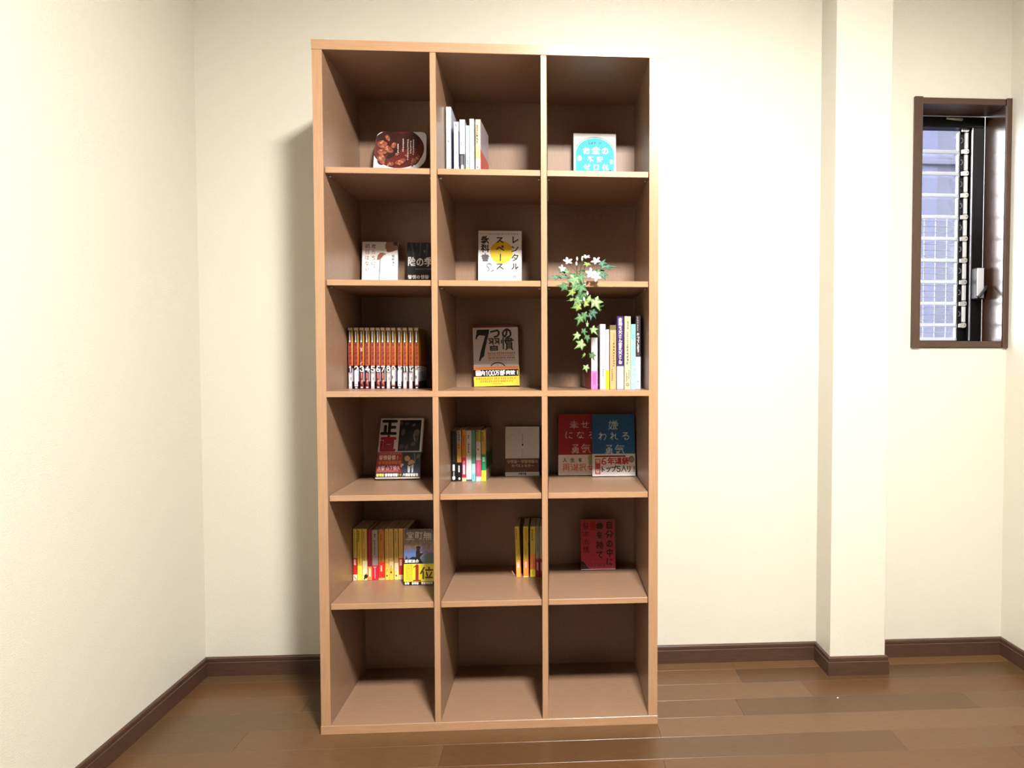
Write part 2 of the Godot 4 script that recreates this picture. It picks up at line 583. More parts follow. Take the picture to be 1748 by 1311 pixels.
func build_speck() -> void:
	var st := SurfaceTool.new()
	st.begin(Mesh.PRIMITIVE_TRIANGLES)
	st.set_smooth_group(0)
	add_tube(st, [Vector3(-0.0022, 0.0012, 0), Vector3(0.0, 0.0016, 0.0005), Vector3(0.002, 0.0011, 0.0)], 0.0013, 7)
	var s := obj("paper_crumb", done(st), mat(Color(0.95, 0.93, 0.9), 0.8), self, Vector3(1.4513, 0.0001, -0.0978))
	tag(s, "tiny white crumb lying on the floor in front of the column", "crumb")

# ------------------------------------------------------------------ printing: flat pictures and lettering for covers, drawn stroke by stroke
# Every sign is a list of strokes; a stroke is a chain of points, two hexadecimal digits each (x to the right, y down) on a 16 x 16 cell.
const SIGNS := {
	"お": "26b6 626c4e3d3b88b8dadcbe9e b4d6", "の": "847a5d3c28457393c5d8dbbd8e", "し": "525c6ebecb", "い": "345b6d7b b4d9", "つ": "26b4d6d9bc7d", "っ": "26b4d6d9bc7d",
	"に": "322b4d 84d4 8a8cdd", "た": "25a5 623e 97d7 8b9ddd", "ち": "25c4 7248a8ccbe6e", "は": "322b4d 75d5 a2ad8e7c8bacde", "な": "2494 622a b3d6 989c7d5c6bacdd",
	"せ": "17e6 a3aa8b 525cdd", "る": "43b339a7d9dcae7e6c8c", "わ": "525e 25752c86c5e8dbbe", "れ": "525e 25752c97b5a8acddee", "を": "34c4 7239878b c86b5dcd",
	"て": "24d3 d3877a9dce", "さ": "25c4 72a9 4a4c6ece", "ん": "733d3d6999bdddea", "か": "25a5ab8d 622d b4d7", "ま": "34c4 37c7 727d5e3d4c6bce", "り": "424a b2b99d6f", "う": "62b3 47a6ba9c6e", "よ": "824c8d 85c5 826d3d6bbd", "よく": "",
	"レ": "424dd7", "ン": "2456 2d9bd5", "タ": "7229 64d4ab4e 68ab", "ル": "535a2d 939dd9", "ス": "24b42d 79dd", "ペ": "1965eb b3d3d5b5b3", "｜": "828e", "ー": "28e8", "ベ": "1965eb b2c4 d1e3", "ト": "525e 57bb",
	"ッ": "3658 7597 d58d5e", "プ": "24c4b95e d1f1f3d3d1", "ゼ": "17d6a9 525cdd c1d3 e1f3", "セ": "17d6a9 525cdd", "ロ": "333dddd333", "ラ": "34c4 27d7aa4e", "キ": "25d4 29e8 628e", "グ": "6229 54c49a3e c1d3 e1f3", "ダ": "7229 64d4ab4e 68ab d1e3", "ム": "724c4cdb a7de",
	"金": "8116 81f6 46b6 2ada 868e 4b5d cbad 1eee", "不": "22e2 821a 858e 98ec", "安": "8183 2623e3e6 28e8 754abe a88c2e", "化": "5118 464e d499 929dedea",
	"君": "33c3c7 25e5 37c7 812b 5acace5e5a", "明": "22626c2c22 2767 91996e 91e1eebe 95e5 99e9", "日": "32d2de3e32 38d8", "垣": "1565 424b 1d6b 72e2 85d5dc8c85 88d8 7ded",
	"根": "1565 414e 461b 476a 82d2d888 85d5 828dac 98ed", "涼": "1233 1637 1e4a a1a3 54e4 76d6d97976 a9ae 8b6d cbed", "介": "8119 81e8 666b3e b6be",
	"陰": "212e 2161466a2a a176 a1e6 86c5 78d8 6ceb 9c7eee", "季": "c142 14e4 8288 8417 84e7 48b88a8e6f 1beb", "教": "2474 1777 4247 7228 4a7a5a5e3e 1c8b a186 96e6 c67e 98ee",
	"科": "6121 1474 424e 451b 466a 82a4 86a8 7bfa d1de", "書": "34d4d8 16f6 38d8 818a 2aea 4bcbcf4f4b 4dcd", "習": "227278 3455 3775 92e2e8 a4c5 a7e5 4bcbcf4f4b 4dcd 8a8b",
	"慣": "313e 1417 5467 62d2d56562 54f4 9295 77d7dd7d77 79d9 7bdb 8d6f cdef", "国": "11f1fe1e11 45c5 58b8 4bcb 858b a9aa", "内": "2e24e4ee 8186 864c 86cc", "万": "22e2 735a2e 77c7bd9e",
	"部": "4143 1484 3547 7558 1787 29797e2e29 a1af a1e1c5eaaa", "突": "8182 2623e3e6 6547 95c7 19e9 882e 89ee", "破": "1373 4228 38787d3d38 84f4e6 8469 b1b7 87d7 d77e 89ee", "！": "828a 8d8e", "!": "828a 8d8e",
	"正": "22e2 828e 88d8 474e 1eee", "直": "23e3 8185 55c5cc5c55 57c7 5aca 262eee", "主": "7182 35d5 858e 39d9 1eee", "山": "818d 262eee e6ee", "下": "22e2 828e 87ba", "久": "6228 64b4a92e 88ee",
	"谷": "5126 b1e5 8418 84e8 5acace5e5a", "一": "18e8", "大": "25e5 8186 862e 86ee", "文": "8184 14e4 c43e 44ee", "幸": "34d4 8187 17f7 5769 b799 3ada 1cfc 898f",
	"勇": "42c2 c295 6486 47c7cb4b47 49c9 878b 2dddceaf 7b4f", "気": "5117 43e3 46d6 28c8 c8cbeeed 3b7e 8a3e", "人": "817a2e 85ee", "生": "4218 35d5 818e 39d9 1eee", "再": "22e2 35d5dece 353e 828b 38d8 1beb",
	"選": "1233 16464b1e 3cfe 72947496 b2e2e4c4 c6e6 78f8 959b c5cb 6bfb", "択": "1464 414e2d 1a68 82d2d787 826e a7ee", "嫌": "412a6e 735b1e 1474 8193 d1b3 74e4 66f6 79e9 949e b4be e6e9 9b7e bbee",
	"年": "5117 33e3 47d7 474b 1bfb 838f", "連": "1233 16464b1e 3cfe 72f2 84e4e98984 86e6 6bfb b1bd", "続": "4126 2565 7138 3879 585e 3a2d 7a8c 82f2 b1b5 95e5 7a77f7fa a97e c9cdfd", "入": "7182751e 84ee",
	"室": "8182 2523e3e5 46c6 7659b9 97ba 4bcb 898e 1eee", "町": "22727b2b22 2777 525b 83f3 c3ce9d", "無": "4128 34e4 17f7 1bfb 444b 747b a4ab d4db 2d1f 6d6f adbf ddff", "位": "5118 464e b1b4 74f4 879b e7bd 7dfd",
	"自": "8163 33d3de3e33 37d7 3bdb", "分": "6118 a1f8 49c9bd9d 693e", "中": "34d4da3a34 818f", "毒": "34d4 8187 56b6 17f7 49d9ce3d49 1bfb 898e", "持": "1464 414e2d 1a68 84e4 b1b7 67f7 7afa d8dfbe 8bad",
	"本": "15e5 818e 852c 85ec 5bbb", "太": "25e5 8186 862e 86ee 7c8d", "父": "5226 b2e6 b52e 45ee", "貧": "6116 a1f6 46b6a8 6548 49c9ce4e49 4bcb 6e3f aedf", "乏": "b142 6274 25c5 c53c 2cfe",
	"0": "6292c5cb9e6e3b3562", "1": "5482 828e", "2": "3552a2c5b83ece", "3": "3452a2c59797cacbae5e3b", "4": "a22ada a2ae", "5": "c2424797cacbae5e3c", "6": "b262383c5eaecca97839", "7": "22c25e", "8": "52a2c5a7573552 57a7cacbae5e3b3a57", "9": "c5a2523658a8c5 c5cbae4e",
	"#": "2373 4147 93e3 b1b7 2574 18f8 3ada 4c4fcfcc4c 88cc 8a4d", "%": "4128 1565 414e 82e2 85e5 88e8 828c b2bc 7cfc 8e6f cedf",
}

class Print:
	var w: int
	var h: int
	var s: float
	var ox := 0.0
	var oy := 0.0
	var px: PackedByteArray
	var signs: Dictionary

	func _init(w_mm: float, h_mm: float, scale: float, color: Color, given: Dictionary) -> void:
		s = scale
		w = int(ceil(w_mm * s))
		h = int(ceil(h_mm * s))
		signs = given
		px = PackedByteArray()
		px.resize(w * h * 3)
		for i in w * h:
			px[i * 3] = int(color.r * 255.0)
			px[i * 3 + 1] = int(color.g * 255.0)
			px[i * 3 + 2] = int(color.b * 255.0)

	func put(x: int, y: int, c: Color, a: float) -> void:
		if x < 0 or y < 0 or x >= w or y >= h or a <= 0.0:
			return
		var i := (y * w + x) * 3
		var k := minf(a, 1.0) * c.a
		px[i] = int(lerpf(px[i], c.r * 255.0, k))
		px[i + 1] = int(lerpf(px[i + 1], c.g * 255.0, k))
		px[i + 2] = int(lerpf(px[i + 2], c.b * 255.0, k))

	func rect(x: float, y: float, rw: float, rh: float, c: Color) -> void:
		for j in range(int(round((y + oy) * s)), int(round((y + oy + rh) * s))):
			for i in range(int(round((x + ox) * s)), int(round((x + ox + rw) * s))):
				put(i, j, c, 1.0)

	# printed from one ink to another down the sheet, as the design has it
	func blend(x: float, y: float, rw: float, rh: float, c0: Color, c1: Color) -> void:
		var n := int(ceil(rh * s))
		for k in n:
			rect(x, y + k / s, rw, 1.0 / s + 0.001, c0.lerp(c1, (k + 0.5) / n))

	func line(a: Vector2, b: Vector2, r: float, c: Color, r2 := -1.0) -> void:
		var p := (a + Vector2(ox, oy)) * s
		var q := (b + Vector2(ox, oy)) * s
		var ra := r * s
		var rb := (r2 if r2 >= 0.0 else r) * s
		var m := maxf(ra, rb) + 1.0
		var d := q - p
		var l2 := maxf(d.length_squared(), 0.0001)
		for j in range(int(minf(p.y, q.y) - m), int(maxf(p.y, q.y) + m) + 1):
			for i in range(int(minf(p.x, q.x) - m), int(maxf(p.x, q.x) + m) + 1):
				var v := Vector2(i + 0.5, j + 0.5) - p
				var t := clampf(v.dot(d) / l2, 0.0, 1.0)
				put(i, j, c, lerpf(ra, rb, t) - (v - d * t).length() + 0.5)

	func oval(cx: float, cy: float, rx: float, ry: float, c: Color, turn := 0.0) -> void:
		var p := (Vector2(cx, cy) + Vector2(ox, oy)) * s
		var m := maxf(rx, ry) * s + 1.0
		for j in range(int(p.y - m), int(p.y + m) + 1):
			for i in range(int(p.x - m), int(p.x + m) + 1):
				var v := (Vector2(i + 0.5, j + 0.5) - p).rotated(-turn)
				var d := Vector2(v.x / (rx * s), v.y / (ry * s)).length()
				put(i, j, c, (1.0 - d) * minf(rx, ry) * s + 0.5)

	func poly(pts: Array, c: Color) -> void:
		var q := PackedVector2Array()
		var lo := Vector2(1e9, 1e9)
		var hi := -lo
		for p in pts:
			var v: Vector2 = (p + Vector2(ox, oy)) * s
			q.append(v)
			lo = lo.min(v)
			hi = hi.max(v)
		for j in range(int(lo.y), int(hi.y) + 1):
			for i in range(int(lo.x), int(hi.x) + 1):
				if Geometry2D.is_point_in_polygon(Vector2(i + 0.5, j + 0.5), q):
					put(i, j, c, 1.0)

	# lettering: the first sign's cell starts at x, y; upright text runs down
	func text(t: String, x: float, y: float, size: float, weight: float, c: Color, down := false, wide := 1.0, step := 1.0) -> void:
		var at := Vector2(x, y)
		for ch in t:
			if signs.has(ch):
				for stroke in signs[ch].split(" "):
					var prev := Vector2.ZERO
					for k in stroke.length() / 2:
						var v := at + Vector2(stroke.substr(k * 2, 1).hex_to_int() / 16.0 * size * wide, stroke.substr(k * 2 + 1, 1).hex_to_int() / 16.0 * size)
						if k > 0:
							line(prev, v, weight, c)
						prev = v
			if down:
				at.y += size * step
			else:
				at.x += size * wide * step

	# print too small to read: a row or column of short marks
	func small(x: float, y: float, length: float, size: float, c: Color, down := true, sd := 1) -> void:
		var rng := RandomNumberGenerator.new()
		rng.seed = sd
		var p := 0.0
		while p < length:
			var k := rng.randf_range(0.55, 0.9)
			for n in 3:
				var o := size * (n - 1) * 0.36
				var b := Vector2(x, y + p) if down else Vector2(x + p, y)
				var u := Vector2(rng.randf_range(-0.4, 0.1) * size, o) if not down else Vector2(rng.randf_range(-0.45, -0.1) * size, o * 0.8)
				line(b + u, b + u + Vector2(size * k * rng.randf_range(0.4, 0.9), 0), size * 0.09, c)
			line((Vector2(x, y + p - size * 0.35) if down else Vector2(x + p, y - size * 0.4)), (Vector2(x, y + p + size * 0.35) if down else Vector2(x + p, y + size * 0.4)), size * 0.09, c)
			p += size * rng.randf_range(1.0, 1.25)

	func speckle(x: float, y: float, rw: float, rh: float, c: Color, n: int, r0: float, r1: float, sd: int) -> void:
		var rng := RandomNumberGenerator.new()
		rng.seed = sd
		for i in n:
			oval(x + rng.randf() * rw, y + rng.randf() * rh, rng.randf_range(r0, r1), rng.randf_range(r0, r1) * 0.7, c, rng.randf() * PI)

	func texture() -> ImageTexture:
		return ImageTexture.create_from_image(Image.create_from_data(w, h, false, Image.FORMAT_RGB8, px))

# ------------------------------------------------------------------ books
# A book's own frame: x along the front cover to its spine (x = w), y up, z from the back cover (0) to the front cover (t). Sizes in millimetres.
func make_book(called: String, label: String, group: String, w: float, h: float, t: float, ground: Color, band: float, draw: Callable, gloss := 0.35, soft := true, outline := []) -> Node3D:
	var p := Print.new(w + t + 6.0, h, 2.4 if w * h < 17000.0 else 2.0, ground, SIGNS)
	draw.call(p, w, h, t)
	var m := mat(Color.WHITE, gloss)
	m.albedo_texture = p.texture()
	m.texture_repeat = false
	var b := thing(called, label, "book", Vector3.ZERO, group)
	var k := 0.001
	var th := 0.5 if soft else 1.6                        # board thickness
	var size := Vector2(w + t + 6.0, h)
	if outline.size() > 2:
		obj("cover", shaped_card(outline, w, h, t, size), m, b)
		return b
	obj("cover", jacket(w, h, t, th, size, 0.0, h), m, b)
	var inset := 0.4 if soft else 3.0
	obj("pages", box(Vector3(1.2, inset, th) * k, Vector3(w - th - 0.6, h - inset, t - th) * k, 0.0002), M.pages, b)
	if band > 0.0:
		obj("paper_band", jacket(w, h, t, 0.3, size, 0.35, band), m, b)
	return b

# the cover folded round the pages: front, rounded spine and back, with inner faces and edges; also serves for a paper band of height top
func jacket(w: float, h: float, t: float, th: float, size: Vector2, out: float, top: float) -> ArrayMesh:
	var st := st_new()
	var k := 0.001
	var r := minf(t * 0.3, 1.6)
	var o := out
	# outline of the outside from the front's fore edge round the spine to the back's fore edge: x, z, u
	var ring := [[0.0 - o, t + o, 0.0], [w - r, t + o, w - r], [w - r * 0.3 + o, t - r * 0.3 + o, w], [w + o, t - r, w + r * 0.5], [w + o, r, w + t - r * 0.5], [w - r * 0.3 + o, r * 0.3 - o, w + t], [w - r, -o, w + t + 1.0], [0.0 - o, -o, w + t + 4.0]]
	var inner := [[0.0 - o, t + o - th], [w - r, t + o - th], [w - r * 0.3 + o - th * 0.7, t - r * 0.3 + o - th * 0.7], [w + o - th, t - r], [w + o - th, r], [w - r * 0.3 + o - th * 0.7, r * 0.3 - o + th * 0.7], [w - r, th - o], [0.0 - o, th - o]]
	var y0 := 0.0 if out == 0.0 else 0.1
	var v0 := 1.0 - y0 / h
	var v1 := 1.0 - top / h
	for i in ring.size() - 1:
		var a: Array = ring[i]
		var b: Array = ring[i + 1]
		var c: Array = inner[i]
		var d: Array = inner[i + 1]
		var ua: float = (a[2] + (0.3 if i == 0 else 0.0)) / size.x
		var ub: float = b[2] / size.x
		var A0 := Vector3(a[0], y0, a[1]) * k
		var B0 := Vector3(b[0], y0, b[1]) * k
		var A1 := Vector3(a[0], top, a[1]) * k
		var B1 := Vector3(b[0], top, b[1]) * k
		var C0 := Vector3(c[0], y0, c[1]) * k
		var D0 := Vector3(d[0], y0, d[1]) * k
		var C1 := Vector3(c[0], top, c[1]) * k
		var D1 := Vector3(d[0], top, d[1]) * k
		var uv := [Vector2(ua, v0), Vector2(ub, v0), Vector2(ub, v1), Vector2(ua, v1)]
		quad(st, A0, B0, B1, A1, uv)
		var e := Vector2((w + t + 3.0) / size.x, 0.5 * (v0 + v1))
		quad(st, D0, C0, C1, D1, [e, e, e, e])
		var e1 := [Vector2(ua, v1), Vector2(ub, v1), Vector2(ub, v1), Vector2(ua, v1)]
		quad(st, A1, B1, D1, C1, e1)
		quad(st, B0, A0, C0, D0, [Vector2(ub, v0), Vector2(ua, v0), Vector2(ua, v0), Vector2(ub, v0)])
	var e2 := Vector2(0.5 / size.x, v0)
	for s in [[0, false], [ring.size() - 1, true]]:
		var a: Array = ring[s[0]]
		var c: Array = inner[s[0]]
		var q := [Vector3(c[0], y0, c[1]) * k, Vector3(a[0], y0, a[1]) * k, Vector3(a[0], top, a[1]) * k, Vector3(c[0], top, c[1]) * k]
		if s[1]:
			quad(st, q[1], q[0], q[3], q[2], [e2, e2, e2, e2])
		else:
			quad(st, q[0], q[1], q[2], q[3], [e2, e2, e2, e2])
	return done(st)

# a booklet die-cut to an outline (millimetres, counter-clockwise seen from the front)
func shaped_card(outline: Array, w: float, h: float, t: float, size: Vector2) -> ArrayMesh:
	var st := st_new()
	var k := 0.001
	var pts := []
	var uvs := []
	for p in outline:
		pts.append(Vector3(p.x, p.y, 0) * k)
		uvs.append(Vector2(clampf(p.x, 0.4, w - 0.4) / size.x, 1.0 - clampf(p.y, 0.4, h - 0.4) / h))
	var up := Vector3(0, 0, t) * k
	var e := Vector2((w + t + 3.0) / size.x, 0.5)
	for i in range(1, pts.size() - 1):
		for q in [0, i + 1, i]:
			st.set_uv(uvs[q])
			st.add_vertex(pts[q] + up)
		for q in [0, i, i + 1]:
			st.set_uv(e)
			st.add_vertex(pts[q])
	for i in pts.size():
		var j := (i + 1) % pts.size()
		quad(st, pts[i], pts[j], pts[j] + up, pts[i] + up, [e, e, e, e])
	return done(st)

# stood with its front to the room: x of its left edge, y of the shelf, z of its back's foot, how far it leans back and rolls (degrees), turn about the upright
func face_out(b: Node3D, x: float, y: float, z: float, lean: float, roll := 0.0, turn := 0.0) -> void:
	b.transform = Transform3D(Basis.from_euler(Vector3(deg_to_rad(-lean), deg_to_rad(turn), deg_to_rad(roll)), EULER_ORDER_YZX), Vector3(x, y + 0.0003, z))

# stood with its spine to the room: x of its right side, z of its fore edge
func spine_out(b: Node3D, x: float, y: float, z: float, turn := 0.0, roll := 0.0) -> void:
	b.transform = Transform3D(Basis.from_euler(Vector3(0, 0, deg_to_rad(roll))) * Basis.from_euler(Vector3(0, deg_to_rad(-90.0 + turn), 0)), Vector3(x, y + 0.0003, z))

func col(hex: String) -> Color:
	return Color(hex)

# a plain spine: bands are [from, to, ink] in millimetres down from the top; marks are [x share, from, length, size, ink] columns of print
func spine_print(p: Print, w: float, t: float, bands: Array, marks: Array, gain := 1.0) -> void:
	for b in bands:
		p.rect(w - 1.0, b[0], t + 7.0, b[1] - b[0], (col(b[2]) * gain).clamp())
		p.rect(0, b[0], w, b[1] - b[0], (col(b[2]) * gain).clamp())
	var n := 1
	for m in marks:
		p.small(w + t * m[0], m[1], m[2], m[3], col(m[4]), true, n * 7 + int(m[1]))
		n += 1

func build_books() -> void:
	books_row_one()
	books_row_two()
	books_row_three()
	books_row_four()
	books_row_five()

func books_row_one() -> void:
	var y: float = TOPS[1]
	# the cookbook with a stew on its cover, cut to a rounded outline
	var outline := [Vector2(0, 0), Vector2(62, 0), Vector2(133, 69), Vector2(151, 87), Vector2(156, 97), Vector2(158, 110), Vector2(158, 168), Vector2(156.5, 175), Vector2(152, 180), Vector2(145, 182), Vector2(34, 182), Vector2(22, 179), Vector2(14, 172), Vector2(9, 160), Vector2(5, 120)]
	var stew := make_book("booklet", "white round-cornered booklet with a brown meat stew on its cover, top left compartment", "", 158, 182, 5, col("d9d9e2"), 0.0, func(p: Print, _w: float, _h: float, _t: float) -> void:
		p.oval(75, 51, 76, 61, col("2a0d0a"))
		p.oval(75, 52, 73, 58, col("5a1d16"))
		p.oval(52, 22, 42, 22, col("30100c"))
		p.oval(105, 30, 34, 26, col("36130e"))
		p.oval(62, 66, 26, 9, col("2c1210"), -0.7)
		var chunks := [[28, 40, 15, 13, 0.3], [30, 62, 17, 10, -0.2], [26, 86, 13, 15, 0.2], [48, 56, 15, 9, 0.5], [44, 20, 6, 12, -0.5], [62, 42, 7, 11, 0.5], [84, 92, 17, 8, -0.5], [118, 92, 4, 13, 0.25], [130, 84, 6, 17, 0.5], [54, 100, 10, 6, 0.1], [100, 74, 7, 4, 0.5], [72, 70, 6, 5, 0.2]]
		var rng := RandomNumberGenerator.new()
		rng.seed = 5
		for m in chunks:
			p.oval(m[0] + 1.5, m[1] + 2.0, m[2] * 1.05, m[3] * 1.05, col("35100c"), m[4])
			p.oval(m[0], m[1], m[2] * 0.95, m[3] * 0.9, col("7d4230"), m[4])
			for k in 9:
				var d := Vector2(rng.randf_range(-0.8, 0.7) * m[2], rng.randf_range(-0.8, 0.7) * m[3]).rotated(m[4])
				var ink := [col("98583f"), col("b0714f"), col("8a4a36"), col("6a3022")][k % 4] as Color
				p.oval(m[0] + d.x, m[1] + d.y, m[2] * rng.randf_range(0.18, 0.4), m[3] * rng.randf_range(0.12, 0.3), ink, rng.randf_range(-1.0, 1.0))
			p.oval(m[0] - m[2] * 0.3, m[1] - m[3] * 0.3, m[2] * 0.22, m[3] * 0.16, col("c99070"), m[4] + 0.4)
		p.oval(20, 97, 3, 6, col("22090a"), -0.6)
		p.oval(46, 104, 2.5, 2, col("c08474"))
		for k in [[75, 40, 26], [90, 24, 40], [104, 26, 60], [112, 30, 40], [120, 26, 46]]:
			p.small(k[0], k[1], k[2], 5.2, col("e4dcd6"), true, int(k[0]))
	, 0.3, true, outline)
	face_out(stew, 0.0815, y, -0.238, 6.0)
	var g := "white books in the top middle compartment"
	var b := make_book("paperback_book", "tallest white book, pale blue spine print, leftmost in the top middle compartment", g, 148, 209, 14.7, col("e6eaee"), 0.0, func(p: Print, w: float, h: float, t: float) -> void:
		spine_print(p, w, t, [[0, h, "aebfc6"]], [])
		p.rect(w + t, 0, 6, h, col("b9bed6"))
		p.rect(w + t, 60, 6, 120, col("555a78"))
		p.small(w + t * 0.5, 56, 34, 6, col("7fb2c8"))
		p.small(w + t * 0.5, 96, 8, 7, col("49606a"))
		p.small(w + t * 0.5, 112, 24, 5, col("8ab4c0"))
		p.small(w + t * 0.5, 146, 22, 5, col("8fb0bc"))
	)
	spine_out(b, 0.3326, y, -0.278)
	b = make_book("paperback_book", "white book with a small round emblem atop its spine, beside the tallest white book", g, 115, 168, 14.6, col("e8e8e8"), 0.0, func(p: Print, w: float, h: float, t: float) -> void:
		spine_print(p, w, t, [[0, h, "b4b5b6"]], [])
		p.oval(w + t * 0.5, 9, 3.4, 4, col("6f7278"))
		p.oval(w + t * 0.5 + 0.6, 9, 2.2, 2.6, col("b4b5b6"))
		p.line(Vector2(w + t * 0.45, 8), Vector2(w + t * 0.65, 11), 0.7, col("6f7278"))
		p.small(w + t * 0.5, 44, 6, 4, col("9a9a98"))
		p.rect(w + t, 25, 6, 100, col("3b3f5c"))
	)
	spine_out(b, 0.3538, y, -0.245)
	b = make_book("paperback_book", "white book with a black paper band round its foot in the top middle compartment", g, 128, 174.6, 15.5, col("e4e8ee"), 78.0, func(p: Print, w: float, h: float, t: float) -> void:
		spine_print(p, w, t, [[0, h - 78, "aeb4be"], [h - 78, h, "2c2e34"]], [[0.55, 20, 4, 3.5, "848c98"], [0.4, 42, 6, 4, "8c95a8"], [0.3, 65, 5, 4, "5c6474"], [0.5, 78, 14, 4, "8a93a2"]])
		p.rect(w + t * 0.2, h - 74, t * 0.45, 26, col("5a5d66"))
		p.rect(w + t * 0.25, h - 44, t * 0.5, 26, col("e8e8e8"))
		p.oval(w + t * 0.5, h - 44, t * 0.25, 4, col("e8e8e8"))
	)
	spine_out(b, 0.3710, y, -0.258)
	b = make_book("paperback_book", "short thin pale blue book with a yellow foot in the top middle compartment", g, 112, 158, 10.0, col("cfe0ea"), 0.0, func(p: Print, w: float, h: float, t: float) -> void:
		spine_print(p, w, t, [[0, h - 44, "b4cdd9"], [h - 44, h, "e6dc78"]], [[0.5, 22, 12, 4, "8aa4b4"], [0.5, 40, 50, 3, "7c9aac"], [0.5, 99, 10, 6, "44525e"]])
	)
	spine_out(b, 0.3827, y, -0.242)
	b = make_book("paperback_book", "plain bluish white book between the short pale blue book and the cream book", g, 128, 177, 13.0, col("e2e9ef"), 0.0, func(p: Print, w: float, h: float, t: float) -> void:
		spine_print(p, w, t, [[0, h, "b0bac4"]], [[0.5, 10, 8, 4, "9aa6b2"], [0.5, 74, 26, 3, "8aa4b2"]])
	)
	spine_out(b, 0.3964, y, -0.258)
	b = make_book("paperback_book", "cream book with orange black spine print and red back cover, rightmost of its row", g, 128, 176, 14.6, col("e8d8c0"), 66.0, func(p: Print, w: float, h: float, t: float) -> void:
		spine_print(p, w, t, [[0, 75, "d2bd9c"], [75, h - 66, "d6c487"], [h - 66, h, "b8b6b6"]], [])
		p.small(w + t * 0.35, 18, 20, 6, col("3a2a20"), true, 5)
		p.line(Vector2(w + t * 0.28, 40), Vector2(w + t * 0.28, 46), 1.0, col("c8621e"))
		p.small(w + t * 0.35, 46, 18, 7, col("2c2420"), true, 9)
		p.small(w + t * 0.55, 88, 14, 4, col("6b5a42"), true, 3)
		p.small(w + t * 0.45, h - 42, 5, 6, col("3c3a3a"))
		p.rect(w + t, 0, 6, 84, col("a89ca2"))
		p.rect(w + t, 84, 6, h - 84, col("c03a2c"))
	)
	spine_out(b, 0.4234, y, -0.258, -4.0)
	b = make_book("paperback_book", "turquoise book with white lettering, standing face out alone in the top right compartment", "", 130, 188, 15, col("c4c0bc"), 0.0, func(p: Print, _w: float, h: float, _t: float) -> void:
		p.poly(arch_points(65, 62, 58, 48, h + 4), col("38a0ab"))
		for k in 28:
			var a := PI * (0.16 + 0.68 * k / 27.0)
			var a2 := PI * (0.16 + 0.68 * (k + 0.75) / 27.0)
			p.line(Vector2(65 - 63 * cos(a), 66 - 55 * sin(a)), Vector2(65 - 63 * cos(a2), 66 - 55 * sin(a2)), 0.9, col("5d6a70"))
		p.text("しようらい", 45, 25, 8, 0.6, col("2c5560"), false, 1.0, 1.0)
		p.text("お金の", 27, 40, 24, 1.7, col("f2fbfb"), false, 1.05, 1.13)
		p.text("不安", 42, 69, 20, 1.4, col("e9f8f8"), false, 1.0, 1.4)
		p.text("ゼロ化", 30, 93, 21, 1.5, col("edfafa"), false, 1.0, 1.35)
		p.oval(18, 76, 8, 9, col("9cd0d4"))
		p.oval(115, 86, 6, 8, col("8ccdd2"))
		p.oval(112, 113, 3.2, 2, col("2b5660"))
		p.rect(112, 114, 1, 4, col("2b5660"))
		p.small(20, 150, 90, 6, col("f0fafa"), false, 4)
	, 0.7)
	face_out(b, 0.6815, y, -0.262, 3.0)

func arch_points(cx: float, cy: float, rx: float, ry: float, foot: float) -> Array:
	var pts := [Vector2(cx - rx, foot)]
	for k in 25:
		var a := PI + PI * k / 24.0
		pts.append(Vector2(cx + rx * cos(a), cy + ry * sin(a)))
	pts.append(Vector2(cx + rx, foot))
	return pts

